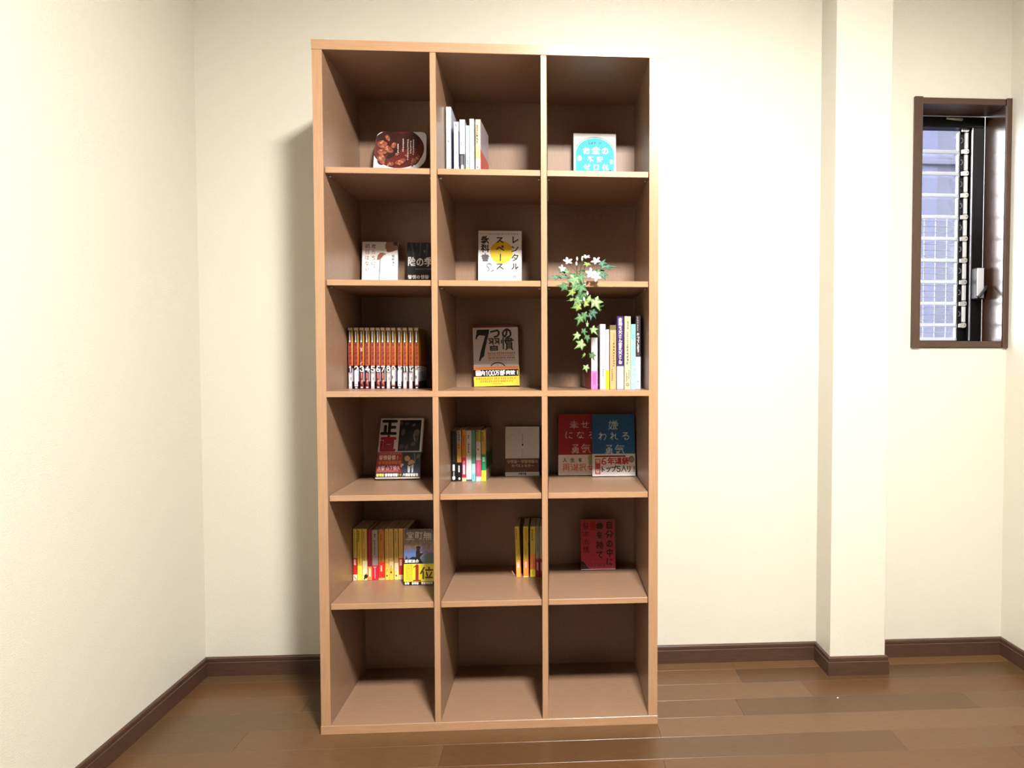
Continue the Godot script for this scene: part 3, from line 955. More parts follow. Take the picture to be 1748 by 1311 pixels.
func books_row_two() -> void:
	var y: float = TOPS[2]
	var b := make_book("paperback_book", "white paperback with a brown profile of a man, left of the black paperback", "", 106, 148, 11, col("d8d4d0"), 0.0, func(p: Print, _w: float, h: float, _t: float) -> void:
		var skin := col("8a5a42")
		p.poly([Vector2(106, 24), Vector2(92, 30), Vector2(74, 36), Vector2(66, 56), Vector2(54, 62), Vector2(52, 148), Vector2(106, 148)], col("e6e4e4"))
		p.poly([Vector2(72, 0), Vector2(106, 0), Vector2(106, 22), Vector2(92, 29), Vector2(79, 32), Vector2(73, 30), Vector2(72, 22), Vector2(68, 20), Vector2(70, 15), Vector2(67, 11), Vector2(70, 6)], skin)
		p.poly([Vector2(92, 0), Vector2(106, 0), Vector2(106, 15), Vector2(99, 13), Vector2(94, 8)], col("2a1712"))
		p.oval(101, 15, 3, 4.5, col("a37258"), 0.2)
		p.poly([Vector2(44, 56), Vector2(46, 42), Vector2(54, 33), Vector2(62, 33), Vector2(72, 37), Vector2(64, 41), Vector2(58, 50), Vector2(52, 55)], skin)
		p.line(Vector2(54, 54), Vector2(53, 92), 1.3, col("6c7390"), 1.6)
		p.line(Vector2(53, 92), Vector2(50, h), 1.6, col("7f87a4"), 1.2)
		p.text("明日はない", 8, 6, 15, 0.75, col("8d5a56"), true, 1.0, 1.18)
		p.text("君たちに", 27, 6, 15, 0.75, col("8d5a56"), true, 1.0, 1.18)
		p.line(Vector2(38, 76), Vector2(35, 82), 1.2, col("74605e"), 0.5)
		p.text("垣根涼介", 88, 39, 9, 0.5, col("53504e"), true, 1.0, 1.12)
		p.small(70, 87, 26, 2.6, col("b4b2b2"), false, 2)
		p.small(30, 132, 50, 3, col("a8a8a8"), false, 3)
	)
	face_out(b, 0.0412, y, -0.268, 5.0)
	b = make_book("paperback_book", "black paperback with large white lettering, partly hidden by the left divider", "", 105, 146, 16, col("0d0d10"), 48.0, func(p: Print, _w: float, h: float, _t: float) -> void:
		for k in [[12, 0, 20, 44, 4.0], [28, 2, 34, 40, 3.0], [40, 0, 38, 44, 2.5], [60, 6, 58, 40, 3.5], [72, 0, 78, 42, 5.0]]:
			p.line(Vector2(k[0], k[1]), Vector2(k[2], k[3]), k[4], col("3a3c42"), k[4] * 0.4)
		p.line(Vector2(33, 0), Vector2(30, 40), 3.4, col("101014"))
		p.oval(52, 27, 3.5, 5, col("4c5a58"))
		p.rect(0, h - 60, 111, 60, col("0b0b0e"))
		p.text("陰の季", 1, 44, 30, 1.6, col("ece8e6"), false, 0.85, 0.98)
		p.small(26, 81, 70, 4.4, col("a49c98"), false, 8)
		p.text("#%の%#小", 3, h - 47, 12.5, 0.9, col("f0f0ee"), false, 1.0, 1.0)
		p.small(8, h - 28, 90, 4.4, col("d8d8d4"), false, 6)
		p.small(8, h - 14, 90, 4.4, col("b4b4b0"), false, 7)
	, 0.6)
	face_out(b, 0.1765, y, -0.272, 4.0)
	b = make_book("paperback_book", "white book with a yellow disc and black vertical lettering, standing face out alone", "", 132, 184, 14, col("dcd8d6"), 0.0, func(p: Print, _w: float, _h: float, _t: float) -> void:
		p.oval(70, 66, 34.5, 34.5, col("d8b418"))
		p.small(8, 9.5, 116, 5.2, col("8f8a8a"), false, 12)
		var ink := col("1d1a1c")
		p.text("教科", 8, 15, 26, 1.7, ink, true, 1.0, 1.04)
		p.text("書", 8, 69, 26, 1.7, col("4a494e"), true, 1.0, 1.04)
		p.text("スペ｜ス", 54, 15, 26, 1.7, ink, true, 1.0, 1.04)
		p.text("レンタル", 99, 15, 26, 1.7, ink, true, 1.0, 1.04)
		for k in [[26, 110, 27, 104, 1.2], [27, 104, 32, 101, 1.5], [32, 101, 37, 103, 2.2], [37, 103, 40, 107, 1.4], [26, 110, 32, 115, 1.6], [32, 115, 34, 120, 1.2], [34, 120, 28, 124, 1.3]]:
			p.line(Vector2(k[0], k[1]), Vector2(k[2], k[3]), k[4], col("5d6270"))
		p.line(Vector2(40, 125), Vector2(47, 121), 1.5, col("55585f"))
		p.line(Vector2(63, 124), Vector2(66, 121), 0.6, col("707078"))
		p.line(Vector2(66, 121), Vector2(70, 124), 0.6, col("707078"))
		p.small(24, 134, 100, 4, col("7e9ac0"), false, 14)
		p.text("内", 104, 136, 12, 0.8, col("6a72a4"))
		p.small(12, 143, 80, 4, col("a9b8d8"), false, 15)
		p.rect(95, 150, 30, 20, col("ece6b0"))
		p.small(12, 160, 70, 5, col("8f8a8a"), false, 16)
	)
	face_out(b, 0.3908, y, -0.266, 4.0)

func books_row_three() -> void:
	var y: float = TOPS[3]
	var rights := [0.0432, 0.0596, 0.0752, 0.0906, 0.1062, 0.1215, 0.1351, 0.1505, 0.1645, 0.182, 0.1975, 0.2141, 0.2308]
	var feet := ["white", "lilac", "red", "red", "white", "red", "red", "white", "wide", "lilac", "white", "white", "wide"]
	var how := {"white": "pale blotched spine foot", "lilac": "lilac white spine foot", "red": "dark red spine foot", "wide": "white patch above a dark foot"}
	var place := ["first", "second", "third", "fourth", "fifth", "sixth", "seventh", "eighth", "ninth", "tenth", "eleventh", "twelfth", "last"]
	for i in 13:
		var n := i + 1
		var b := make_book("comic_book", "%s from left of the black and red comic books, %s" % [place[i], how[feet[i]]], "numbered black and red comic books", 113, 175, 11.7, col("e0b848"), 0.0, func(p: Print, w: float, h: float, t: float) -> void:
			p.blend(w + t, 0, 6, 108, col("8c7a1e") if i == 12 else col("dcc06a"), col("c8702a"))
			p.blend(0, 0, w, 108, col("dcc06a"), col("c8702a"))
			p.rect(0, 108, w + t + 6, h - 108, col("2a1214"))
			p.rect(w + t, 116, 6, 38, col("aeb4c4"))
			p.rect(w, 0, t, 8, col("b4a49a"))
			p.rect(w, 8, t, 35, col("17110f"))
			p.rect(w + t * 0.33, 10, t * 0.34, 30, col("8f8682"))
			p.small(w + t * 0.5, 12, 26, 4, col("d6d2ce"), true, n)
			p.rect(w + t * 0.3, 37, t * 0.4, 4.5, col("f0eeea"))
			p.rect(w, 43, t, 66, col("8e3c34") if i < 7 else col("963f26"))
			p.text("キングダム", w + t * 0.14, 44, 11.5, 0.75, col("4a1512"), true, 0.8, 1.1)
			if n == 3:
				p.line(Vector2(w + 2, 58), Vector2(w + 9, 66), 0.8, col("f2dcd2"))
				p.line(Vector2(w + 9, 58), Vector2(w + 4, 67), 0.8, col("f2dcd2"))
				p.line(Vector2(w + 2, 104), Vector2(w + 8, 98), 0.8, col("f2dcd2"))
			p.rect(w, 109, t, h - 109, col("2b1a1c"))
			var s := str(n)
			if n < 10:
				p.text(s, w - 2.2, 108.5, 19, 1.4, col("f6f4f2"), false, 0.95, 1.0)
			else:
				p.text(s, w - 1.4, 108.5, 18, 1.2, col("f6f4f2"), false, 0.62, 0.72)
			match feet[i]:
				"red":
					p.rect(w, 129, t, 47, col("5e1620"))
					p.rect(w + t * 0.25, 131, t * 0.5, 34, col("a8605e"))
					p.oval(w + t * 0.4, 148, 2, 3, col("3c1016"))
					p.oval(w + t * 0.65, 152, 1.5, 2.5, col("f0d8d2"))
					p.oval(w + t * 0.35, 164, 2.2, 4, col("2c0c10"))
					p.small(w + t * 0.5, 131, 4, 4, col("e8d2cc"))
					p.rect(w + t * 0.2, 169, t * 0.6, 3.5, col("eae6e4"))
				"lilac":
					p.rect(w, 122, t, 46, col("c4c2d8"))
					p.rect(w + t * 0.2, 126, t * 0.6, 34, col("eceaf2"))
					p.oval(w + t * 0.6, 140, 2, 4, col("aaa8b8"))
					p.rect(w + t * 0.2, 162, t * 0.6, 2, col("5a5870"))
					p.rect(w, 168, t, 8, col("241c2c"))
					p.rect(w + t * 0.2, 170, t * 0.6, 3.5, col("eae6e4"))
				"wide":
					p.rect(w, 116, t, 52, col("a08482"))
					p.rect(w + t * 0.2, 122, t * 0.6, 40, col("f0ecea"))
					p.oval(w + t * 0.3, 142, 2.6, 5, col("6c5c5c"))
					p.rect(w, 166, t, 10, col("2a1414"))
					p.rect(w + t * 0.2, 170, t * 0.6, 3.5, col("eae6e4"))
				_:
					p.rect(w, 128, t, 48, col("a89494"))
					p.rect(w + t * 0.2, 134, t * 0.6, 34, col("f2efec"))
					p.oval(w + t * 0.65, 146, 2.2, 6, col("8c7e7e"))
					p.oval(w + t * 0.3, 158, 2, 4, col("b8aaa8"))
					p.rect(w + t * 0.2, 170, t * 0.6, 2.5, col("c8b4ae"))
		, 0.3)
		spine_out(b, rights[i], y, -0.2685)
	var h7 := make_book("hardcover_book", "pale grey hardcover with a huge black numeral seven and a yellow paper band", "", 139, 189, 26, col("c9c4c2"), 61.0, func(p: Print, _w: float, h: float, _t: float) -> void:
		p.rect(0, 0, 175, 8, col("5c1712"))
		p.small(12, 4, 110, 3.4, col("9c5a50"), false, 3)
		var ink := col("120e0e")
		p.poly([Vector2(8, 43), Vector2(13, 14), Vector2(50, 14), Vector2(49, 25), Vector2(36, 76), Vector2(33, 96), Vector2(25, 102), Vector2(21, 111), Vector2(17, 110), Vector2(23, 82), Vector2(38, 33), Vector2(20, 31), Vector2(14, 36), Vector2(12, 43)], ink)
		p.text("つの", 51, 8, 36, 2.6, ink, false, 0.98, 1.02)
		p.text("習慣", 43, 38, 42, 1.9, ink, false, 0.98, 1.02)
		p.small(46, 88, 80, 6, col("8e4038"), false, 21)
		p.small(46, 95, 84, 4.5, col("a05048"), false, 22)
		p.small(48, 102, 78, 5, col("4a4242"), false, 23)
		p.small(48, 109, 80, 4, col("7c7472"), false, 24)
		for k in 16:
			var a := PI * (0.2 + 0.6 * k / 15.0)
			var a2 := PI * (0.2 + 0.6 * (k + 1) / 15.0)
			p.line(Vector2(74 - 25 * cos(a), 139 - 22 * sin(a)), Vector2(74 - 25 * cos(a2), 139 - 22 * sin(a2)), 1.5, col("2c2624"))
		p.oval(74, 126, 2, 1.6, col("b06a3c"))
		p.rect(0, h - 61, 175, 10, col("d98850"))
		p.small(10, h - 56, 122, 4, col("a04a22"), false, 30)
		p.rect(0, h - 51, 137, 21, col("15100e"))
		p.rect(137, h - 61, 38, 61, col("e8cc58"))
		p.text("国内", 7, h - 49, 17, 1.5, col("f6f4ee"), false, 0.82, 1.0)
		p.text("100", 34, h - 50, 19, 1.3, col("f6f4ee"), false, 0.7, 0.72)
		p.text("万部", 64, h - 49, 17, 1.4, col("f6f4ee"), false, 0.95, 1.0)
		p.text("突破!", 98, h - 48, 15, 1.3, col("f6f4ee"), false, 0.95, 1.0)
		p.rect(0, h - 30, 137, 30, col("e2b83c"))
		p.small(9, h - 23.5, 120, 6, col("8c4a1c"), false, 31)
		p.small(22, h - 15, 96, 6, col("8c4a1c"), false, 32)
		p.small(56, h - 7, 30, 3.4, col("a8682c"), false, 33)
	, 0.3, false)
	face_out(h7, 0.3745, y, -0.296, 2.0, 1.4)
	var g := "books standing under the hanging ivy"
	var b := make_book("paperback_book", "short white book with a pink paper band behind the hanging ivy tip", g, 118, 144, 18.5, col("d8d8da"), 51.0, func(p: Print, w: float, h: float, t: float) -> void:
		spine_print(p, w, t, [[0, h - 51, "aaaab0"], [h - 51, h, "dd6aa4"]], [[0.6, 10, 34, 3.4, "8c8e94"], [0.35, 12, 18, 3, "aaaab0"], [0.5, 74, 14, 3, "90929a"]])
		p.rect(0, h - 51, w, 51, col("8c2c4a"))
		p.rect(0, 0, w, h - 51, col("5a4a44"))
		p.line(Vector2(w + t * 0.35, h - 45), Vector2(w + t * 0.35, h - 14), 0.8, col("6c2450"))
		p.line(Vector2(w + t * 0.62, h - 45), Vector2(w + t * 0.62, h - 14), 1.0, col("8c3468"))
	)
	spine_out(b, 0.7297, y, -0.190, 6.0)
	b = make_book("paperback_book", "white book with a pale blue spot, right of the pink banded book", g, 128, 181.5, 16.0, col("dcdcdf"), 0.0, func(p: Print, w: float, h: float, t: float) -> void:
		spine_print(p, w, t, [[0, h, "aeb0b8"]], [[0.35, 86, 22, 3.4, "8a8c96"], [0.7, 84, 40, 3, "82868f"], [0.55, 127, 18, 5, "5a5c62"], [0.5, 164, 6, 3, "a4a8b0"]])
		p.oval(w + t * 0.5, 50, t * 0.28, 5, col("a8c8d4"))
		p.oval(w + t * 0.5, 50, t * 0.16, 3, col("aeb0b8"))
	)
	spine_out(b, 0.7640, y, -0.198)
	b = make_book("paperback_book", "thin lavender grey book with a yellow paper band, left of the tan book", g, 120, 167, 10.0, col("cdc8d0"), 54.0, func(p: Print, w: float, h: float, t: float) -> void:
		spine_print(p, w, t, [[0, h - 54, "b5b0bf"], [h - 54, h, "e2d22c"]], [[0.5, 6, 8, 4, "a46a70"], [0.5, 22, 84, 3, "8c8894"], [0.5, h - 50, 14, 4, "8c8420"]])
	)
	spine_out(b, 0.7745, y, -0.195)
	b = make_book("paperback_book", "tan book with a column of black print, left of the tall purple book", g, 128, 179, 17.5, col("b48a62"), 0.0, func(p: Print, w: float, h: float, t: float) -> void:
		spine_print(p, w, t, [[0, 14, "6a5c3c"], [14, h, "c0956c"]], [[0.66, 24, 30, 4, "5c4024"], [0.66, 52, 22, 7, "2c1c14"], [0.66, 78, 40, 6, "3a281c"], [0.35, 70, 50, 3, "8a6444"], [0.35, 124, 34, 5, "38281c"]])
	)
	spine_out(b, 0.7936, y, -0.198)
	b = make_book("paperback_book", "tall purple book with white vertical lettering and a white foot", g, 148, 203.6, 19.0, col("3a2450"), 64.0, func(p: Print, w: float, h: float, t: float) -> void:
		spine_print(p, w, t, [[0, h - 64, "3c2658"], [h - 64, h, "b4b5bb"]], [[0.35, h - 58, 20, 3, "7c84a4"], [0.7, h - 28, 22, 3.4, "7c84a4"]])
		p.text("金持ち父さん貧乏父さん", w + 3.6, 4, 11.5, 0.8, col("eeeaf2"), true, 1.0, 1.0)
		p.rect(w + t * 0.3, h - 74, t * 0.4, 3.4, col("eeeaf2"))
	)
	spine_out(b, 0.8148, y, -0.218)
	b = make_book("paperback_book", "tall cream white book with black spine print, right of the tall purple book", g, 148, 203.6, 17.8, col("dedac0"), 0.0, func(p: Print, w: float, h: float, t: float) -> void:
		spine_print(p, w, t, [[0, h, "b4b090"]], [[0.5, 8, 8, 5, "8a8c30"], [0.55, 18, 22, 7, "4c4a3c"], [0.5, 46, 34, 5, "4c4a3c"], [0.5, 86, 50, 8, "46443a"], [0.75, 152, 22, 4, "3a382c"], [0.35, 160, 22, 4, "3a382c"]])
		p.oval(w + t * 0.5, 191, 5, 5, col("4a482c"))
		p.oval(w + t * 0.5, 191, 3.4, 3.4, col("b4b090"))
		p.line(Vector2(w + t * 0.4, 190), Vector2(w + t * 0.62, 192), 0.8, col("4a482c"))
	)
	spine_out(b, 0.8346, y, -0.218)
	b = make_book("paperback_book", "pale blue book with white clouds, left of the tall dark brown book", g, 128, 181.7, 13.6, col("a8c8d8"), 0.0, func(p: Print, w: float, h: float, t: float) -> void:
		spine_print(p, w, t, [[0, 40, "7fa8bc"], [40, h, "8fc0d4"]], [[0.5, 30, 14, 6, "5c8eb0"], [0.45, 58, 30, 4, "78a8c4"], [0.7, 64, 24, 3, "5c8eb0"]])
		p.speckle(w, 100, t, 60, col("84bcdc"), 14, 2.0, 4.0, 3)
		p.speckle(w, 110, t, 60, col("bfdfea"), 10, 1.5, 3.0, 5)
	)
	spine_out(b, 0.8486, y, -0.198)
	b = make_book("paperback_book", "tall dark brown book with white lettering and white band beside the bookcase's right side", g, 148, 207, 14.2, col("2c201e"), 91.0, func(p: Print, w: float, h: float, t: float) -> void:
		spine_print(p, w, t, [[0, h - 91, "32262a"], [h - 91, h, "b0b2be"]], [[0.4, 6, 40, 6, "a49a9a"], [0.5, 96, 14, 6, "6c5c5a"], [0.5, h - 50, 20, 3, "c4c8d4"]])
		p.text("かってしまう", w + 2.6, 48, 9.5, 0.7, col("f0eeec"), true, 1.0, 0.98)
		for k in [[0.3, h - 18, 0.5, h - 22], [0.5, h - 22, 0.7, h - 18], [0.35, h - 12, 0.65, h - 12]]:
			p.line(Vector2(w + t * k[0], k[1]), Vector2(w + t * k[2], k[3]), 0.7, col("6a6e78"))
	)
	spine_out(b, 0.8652, y, -0.238)

func books_row_four() -> void:
	var y: float = TOPS[4]
	var b := make_book("paperback_book", "leaning white book with bold black and red lettering over a red paper band", "", 131, 188, 15, col("d6d0cc"), 81.0, func(p: Print, _w: float, h: float, _t: float) -> void:
		p.text("正", 4, 3, 52, 4.6, col("0e0b0c"), false, 0.95)
		p.text("直", 3, 54, 54, 4.4, col("a01428"), false, 0.95)
		p.rect(59, 6, 65, 98, col("0d0a0b"))
		# the photograph: two people in dark suits, seen loosely
		p.oval(71, 45, 6, 11, col("5c4c48"), 0.1)
		p.oval(80, 18, 6, 5, col("4a4240"))
		p.oval(64, 16, 5, 7, col("4c4442"))
		p.oval(112, 46, 9, 11, col("6a5a54"), 0.3)
		p.oval(106, 62, 3, 14, col("7c706a"), -0.25)
		p.oval(115, 64, 2.2, 16, col("5c5450"), 0.1)
		p.oval(102, 22, 6, 4, col("6c6460"), -0.6)
		p.oval(104, 82, 8, 7, col("54504c"), -0.5)
		p.oval(70, 90, 7, 8, col("4c3a34"), 0.3)
		p.oval(84, 92, 5, 9, col("544642"), 0.2)
		p.oval(95, 50, 5, 9, col("1c1818"))
		p.rect(0, h - 81, 152, 81, col("9c1c1a"))
		p.rect(0, h - 66, 72, 8, col("b4321c"))
		p.rect(75, h - 81, 56, 64, col("17181c"))
		p.oval(92, h - 64, 14, 16, col("0c0a0c"))
		p.oval(90, h - 61, 8, 9, col("c49474"), -0.5)
		p.oval(103, h - 46, 10, 11, col("c79c6c"))
		p.oval(76, h - 40, 5, 6, col("d8c4b8"), 0.5)
		p.poly([Vector2(75, h - 17), Vector2(77, h - 38), Vector2(90, h - 44), Vector2(97, h - 40), Vector2(112, h - 46), Vector2(131, h - 42), Vector2(131, h - 17)], col("2a3358"))
		p.poly([Vector2(95, h - 17), Vector2(92, h - 40), Vector2(100, h - 36), Vector2(110, h - 44), Vector2(110, h - 17)], col("e4e6ee"))
		p.poly([Vector2(100, h - 17), Vector2(101, h - 36), Vector2(104, h - 36), Vector2(106, h - 17)], col("26305a"))
		p.line(Vector2(110, h - 76), Vector2(114, h - 48), 0.8, col("8c8c8c"))
		p.oval(122, h - 68, 5, 8, col("58584e"), 0.4)
		p.small(7, h - 76, 62, 4.6, col("f0c0b8"), false, 41)
		p.text("#%#%!", 6, h - 72, 15, 1.0, col("f0d4cc"), false, 0.82, 1.0)
		p.text("#%##%#%", 5, h - 55, 11, 0.8, col("d8702c"), false, 0.88, 1.0)
		p.text("主#", 4, h - 39, 13, 1.0, col("f4d0dc"), false, 0.85, 1.0)
		p.text("山下%久", 29, h - 39, 13, 1.0, col("f4d0dc"), false, 0.8, 1.0)
		p.small(5, h - 23, 60, 4, col("f0c8d0"), false, 44)
		p.rect(0, h - 18, 131, 14, col("120e10"))
		p.text("#%#", 3, h - 16, 9.5, 0.8, col("e8dc6c"), false, 0.8, 1.0)
		p.text("#%#%#", 28, h - 16, 9.5, 0.8, col("f0eee8"), false, 0.8, 1.0)
		p.text("14", 66, h - 16, 9, 0.7, col("d8b43c"), false, 0.6, 1.0)
		p.text("大%#%#%", 80, h - 16, 9.5, 0.8, col("f0eee8"), false, 0.8, 1.0)
		p.rect(0, h - 4, 152, 4, col("b0a8a6"))
	)
	face_out(b, 0.0872, y, -0.228, 22.0)
	var g := "small paperbacks beside the plain grey white book"
	var list := [
		["black paperback with a white label near its foot, leftmost of its row", 0.3313, 15.8, 151.0, "110e0e", 0.0, [[0, 151, "141112"]], [[0.5, 12, 60, 3.4, "6c6866"], [0.5, 72, 22, 4, "77716e"]], [[0.3, 101, 0.4, 19, "f2f0ee"], [0.42, 122, 0.18, 12, "b8b4b0"]], [0.5, 141, 5.0, "f2f0ee"]],
		["paperback with grey top, tan middle and black foot, beside the black paperback", 0.3454, 13.2, 151.0, "b48c4c", 56.0, [[0, 38, "9c948c"], [38, 95, "c49446"], [95, 151, "141113"]], [[0.5, 6, 26, 6, "3c3430"], [0.5, 43, 14, 7, "5c4218"]], [[0.35, 104, 0.35, 20, "d8d8d8"]], [0.6, 143, 3.2, "f0f0f0"]],
		["orange paperback with a crimson paper band round its foot", 0.3591, 11.8, 152.8, "b86c24", 70.0, [[0, 82, "c47a30"], [82, 142, "a82648"], [142, 153, "e8c08c"]], [[0.5, 20, 26, 5, "7c4012"]], [[0.2, 92, 0.6, 12, "d86a8c"], [0.2, 104, 0.6, 28, "ece4ec"]], []],
		["grey white paperback with black print, left of the teal green paperback", 0.3754, 16.0, 151.0, "b8b4aa", 0.0, [[0, 88, "bcb8ae"], [88, 146, "d0d4d2"], [146, 151, "4a505c"]], [[0.45, 16, 12, 6, "56544c"], [0.45, 42, 24, 6, "38362f"], [0.5, 126, 10, 3, "8a9a94"]], [], []],
		["thin teal green paperback with a pale blue foot", 0.3866, 10.8, 151.7, "4c8474", 0.0, [[0, 100, "508a7a"], [100, 128, "a8d4d8"], [128, 152, "78c0c4"]], [[0.5, 40, 54, 4, "3c6c5e"], [0.5, 130, 14, 4, "3c8c90"]], [], []],
		["paperback with olive top, pale middle and pink band, right of the teal one", 0.4029, 14.4, 152.5, "948c3c", 62.0, [[0, 36, "9a943c"], [36, 90, "cabdb6"], [90, 139, "c84c74"], [139, 153, "e8e8e6"]], [[0.35, 4, 5, 7, "1c200c"], [0.35, 12, 20, 5, "5a5c1c"], [0.4, 40, 8, 5, "8c7c78"], [0.4, 58, 8, 7, "54484a"], [0.5, 98, 28, 4, "e08ca4"]], [], []],
		["gold paperback with green middle and yellow foot, its green back cover showing", 0.4184, 14.2, 151.5, "948034", 80.0, [[0, 72, "b0963a"], [72, 120, "2c7a4c"], [120, 152, "e6d83a"]], [[0.3, 8, 28, 5, "3c3010"], [0.6, 24, 18, 5, "7c6418"], [0.5, 126, 14, 4, "8c8420"]], [[0.2, 80, 0.6, 14, "8cc8a4"], [0.25, 98, 0.5, 18, "1a9468"]], []],
	]
	for e in list:
		var k: Array = e
		b = make_book("paperback_book", k[0], g, 105, k[3], k[2], col(k[4]), k[5], func(p: Print, w: float, h: float, t: float) -> void:
			spine_print(p, w, t, k[6], k[7])
			for r in k[8]:
				p.rect(w + t * r[0], r[1], t * r[2], r[3], col(r[4]))
			if k[9].size():
				p.oval(w + t * k[9][0], k[9][1], k[9][2], k[9][2] * 1.2, col(k[9][3]))
			if k[1] == 0.4184:
				p.rect(w + t, 0, 6, 66, col("7c706a"))
				p.rect(w + t, 66, 6, 50, col("1c4c34"))
				p.rect(w + t, 116, 6, h - 116, col("8c7c70"))
		)
		if k[1] == 0.4184:
			spine_out(b, 0.4257, y, -0.2945, -4.0)
		else:
			spine_out(b, k[1], y, -0.2945)
	b = make_book("paperback_book", "plain grey white paperback with a brown paper band, standing face out", "", 105.5, 152, 10, col("c4beb6"), 0.0, func(p: Print, _w: float, _h: float, _t: float) -> void:
		p.speckle(0, 0, 130, 98, Color(col("bab4ac"), 0.35), 260, 1.0, 4.0, 8)
		p.small(53.5, 24, 34, 3.2, col("6a625c"), true, 51)
		p.oval(53.5, 56, 2.6, 3, col("2c2826"))
		p.small(53, 74, 22, 3, col("8a847c"), true, 52)
		p.rect(0, 98, 130, 42, col("5c3428"))
		p.text("谷%#一%#%#の", 5, 102, 11, 0.65, col("b49684"), false, 0.98, 1.0)
		p.text("大ベストセラー", 19, 115, 11, 0.75, col("b89a88"), false, 0.92, 0.98)
		p.rect(0, 140, 130, 12, col("c4c0ba"))
		p.text("文%文#", 40, 142, 7, 0.6, col("3c3634"), false, 0.9, 1.0)
		p.small(72, 146, 18, 2.6, col("9c948e"), false, 53)
	)
	face_out(b, 0.4690, y, -0.270, 6.0)
	b = make_book("paperback_book", "red book with pale lettering and a white paper band, partly behind the blue book", "", 128, 190, 17, col("92191d"), 63.0, func(p: Print, _w: float, h: float, _t: float) -> void:
		var ink := col("d8b8b2")
		p.text("幸せ", 34, 18, 31, 1.0, ink, false, 0.98, 1.15)
		p.text("になる", 20, 52, 29, 1.1, ink, false, 1.0, 1.22)
		p.text("勇気", 37, 92, 33, 1.1, ink, false, 1.0, 1.0)
		p.rect(0, h - 63, 160, 63, col("d2c6ba"))
		p.text("人生を", 13, h - 54, 15, 0.9, col("2c2622"), false, 1.0, 1.6)
		p.text("再選択せよ", 12, h - 37, 26, 1.1, col("c4523a"), false, 0.98, 1.0)
		p.oval(100, h - 52, 8, 9, col("b0a83c"))
		p.oval(100, h - 40, 6, 8, col("8a9a84"))
	)
	face_out(b, 0.6330, y, -0.2755, 7.0)
	b = make_book("paperback_book", "blue book with pale lettering and a white paper band, overlapping the red book", "", 133, 190, 17, col("1d5688"), 68.0, func(p: Print, _w: float, h: float, _t: float) -> void:
		var ink := col("c6d2d6")
		p.text("嫌", 49, 17, 34, 1.0, ink)
		p.text("われる", 17, 52, 30, 1.1, ink, false, 1.0, 1.2)
		p.text("勇気", 36, 92, 33, 1.1, ink, false, 1.0, 1.0)
		p.rect(0, h - 68, 165, 68, col("d0cac4"))
		p.rect(8, h - 63, 95, 4.5, col("6c1c24"))
		p.text("6年連続", 26, h - 57, 23, 1.6, col("a42428"), false, 0.95, 0.98)
		p.rect(9, h - 53, 16, 47, col("a83a3c"))
		p.text("%月#", 10.5, h - 52, 13, 0.9, col("d8c8bc"), true, 1.0, 1.15)
		p.text("トップ5入り!", 25, h - 32, 21, 1.3, col("171214"), false, 0.84, 0.9)
		p.oval(121, h - 51, 9, 10, col("6e625a"))
		p.oval(121, h - 51, 6, 7, col("8a7c70"))
		p.rect(0, h - 5, 165, 5, col("d8d4d6"))
	)
	face_out(b, 0.7375, y, -0.2535, 7.0)

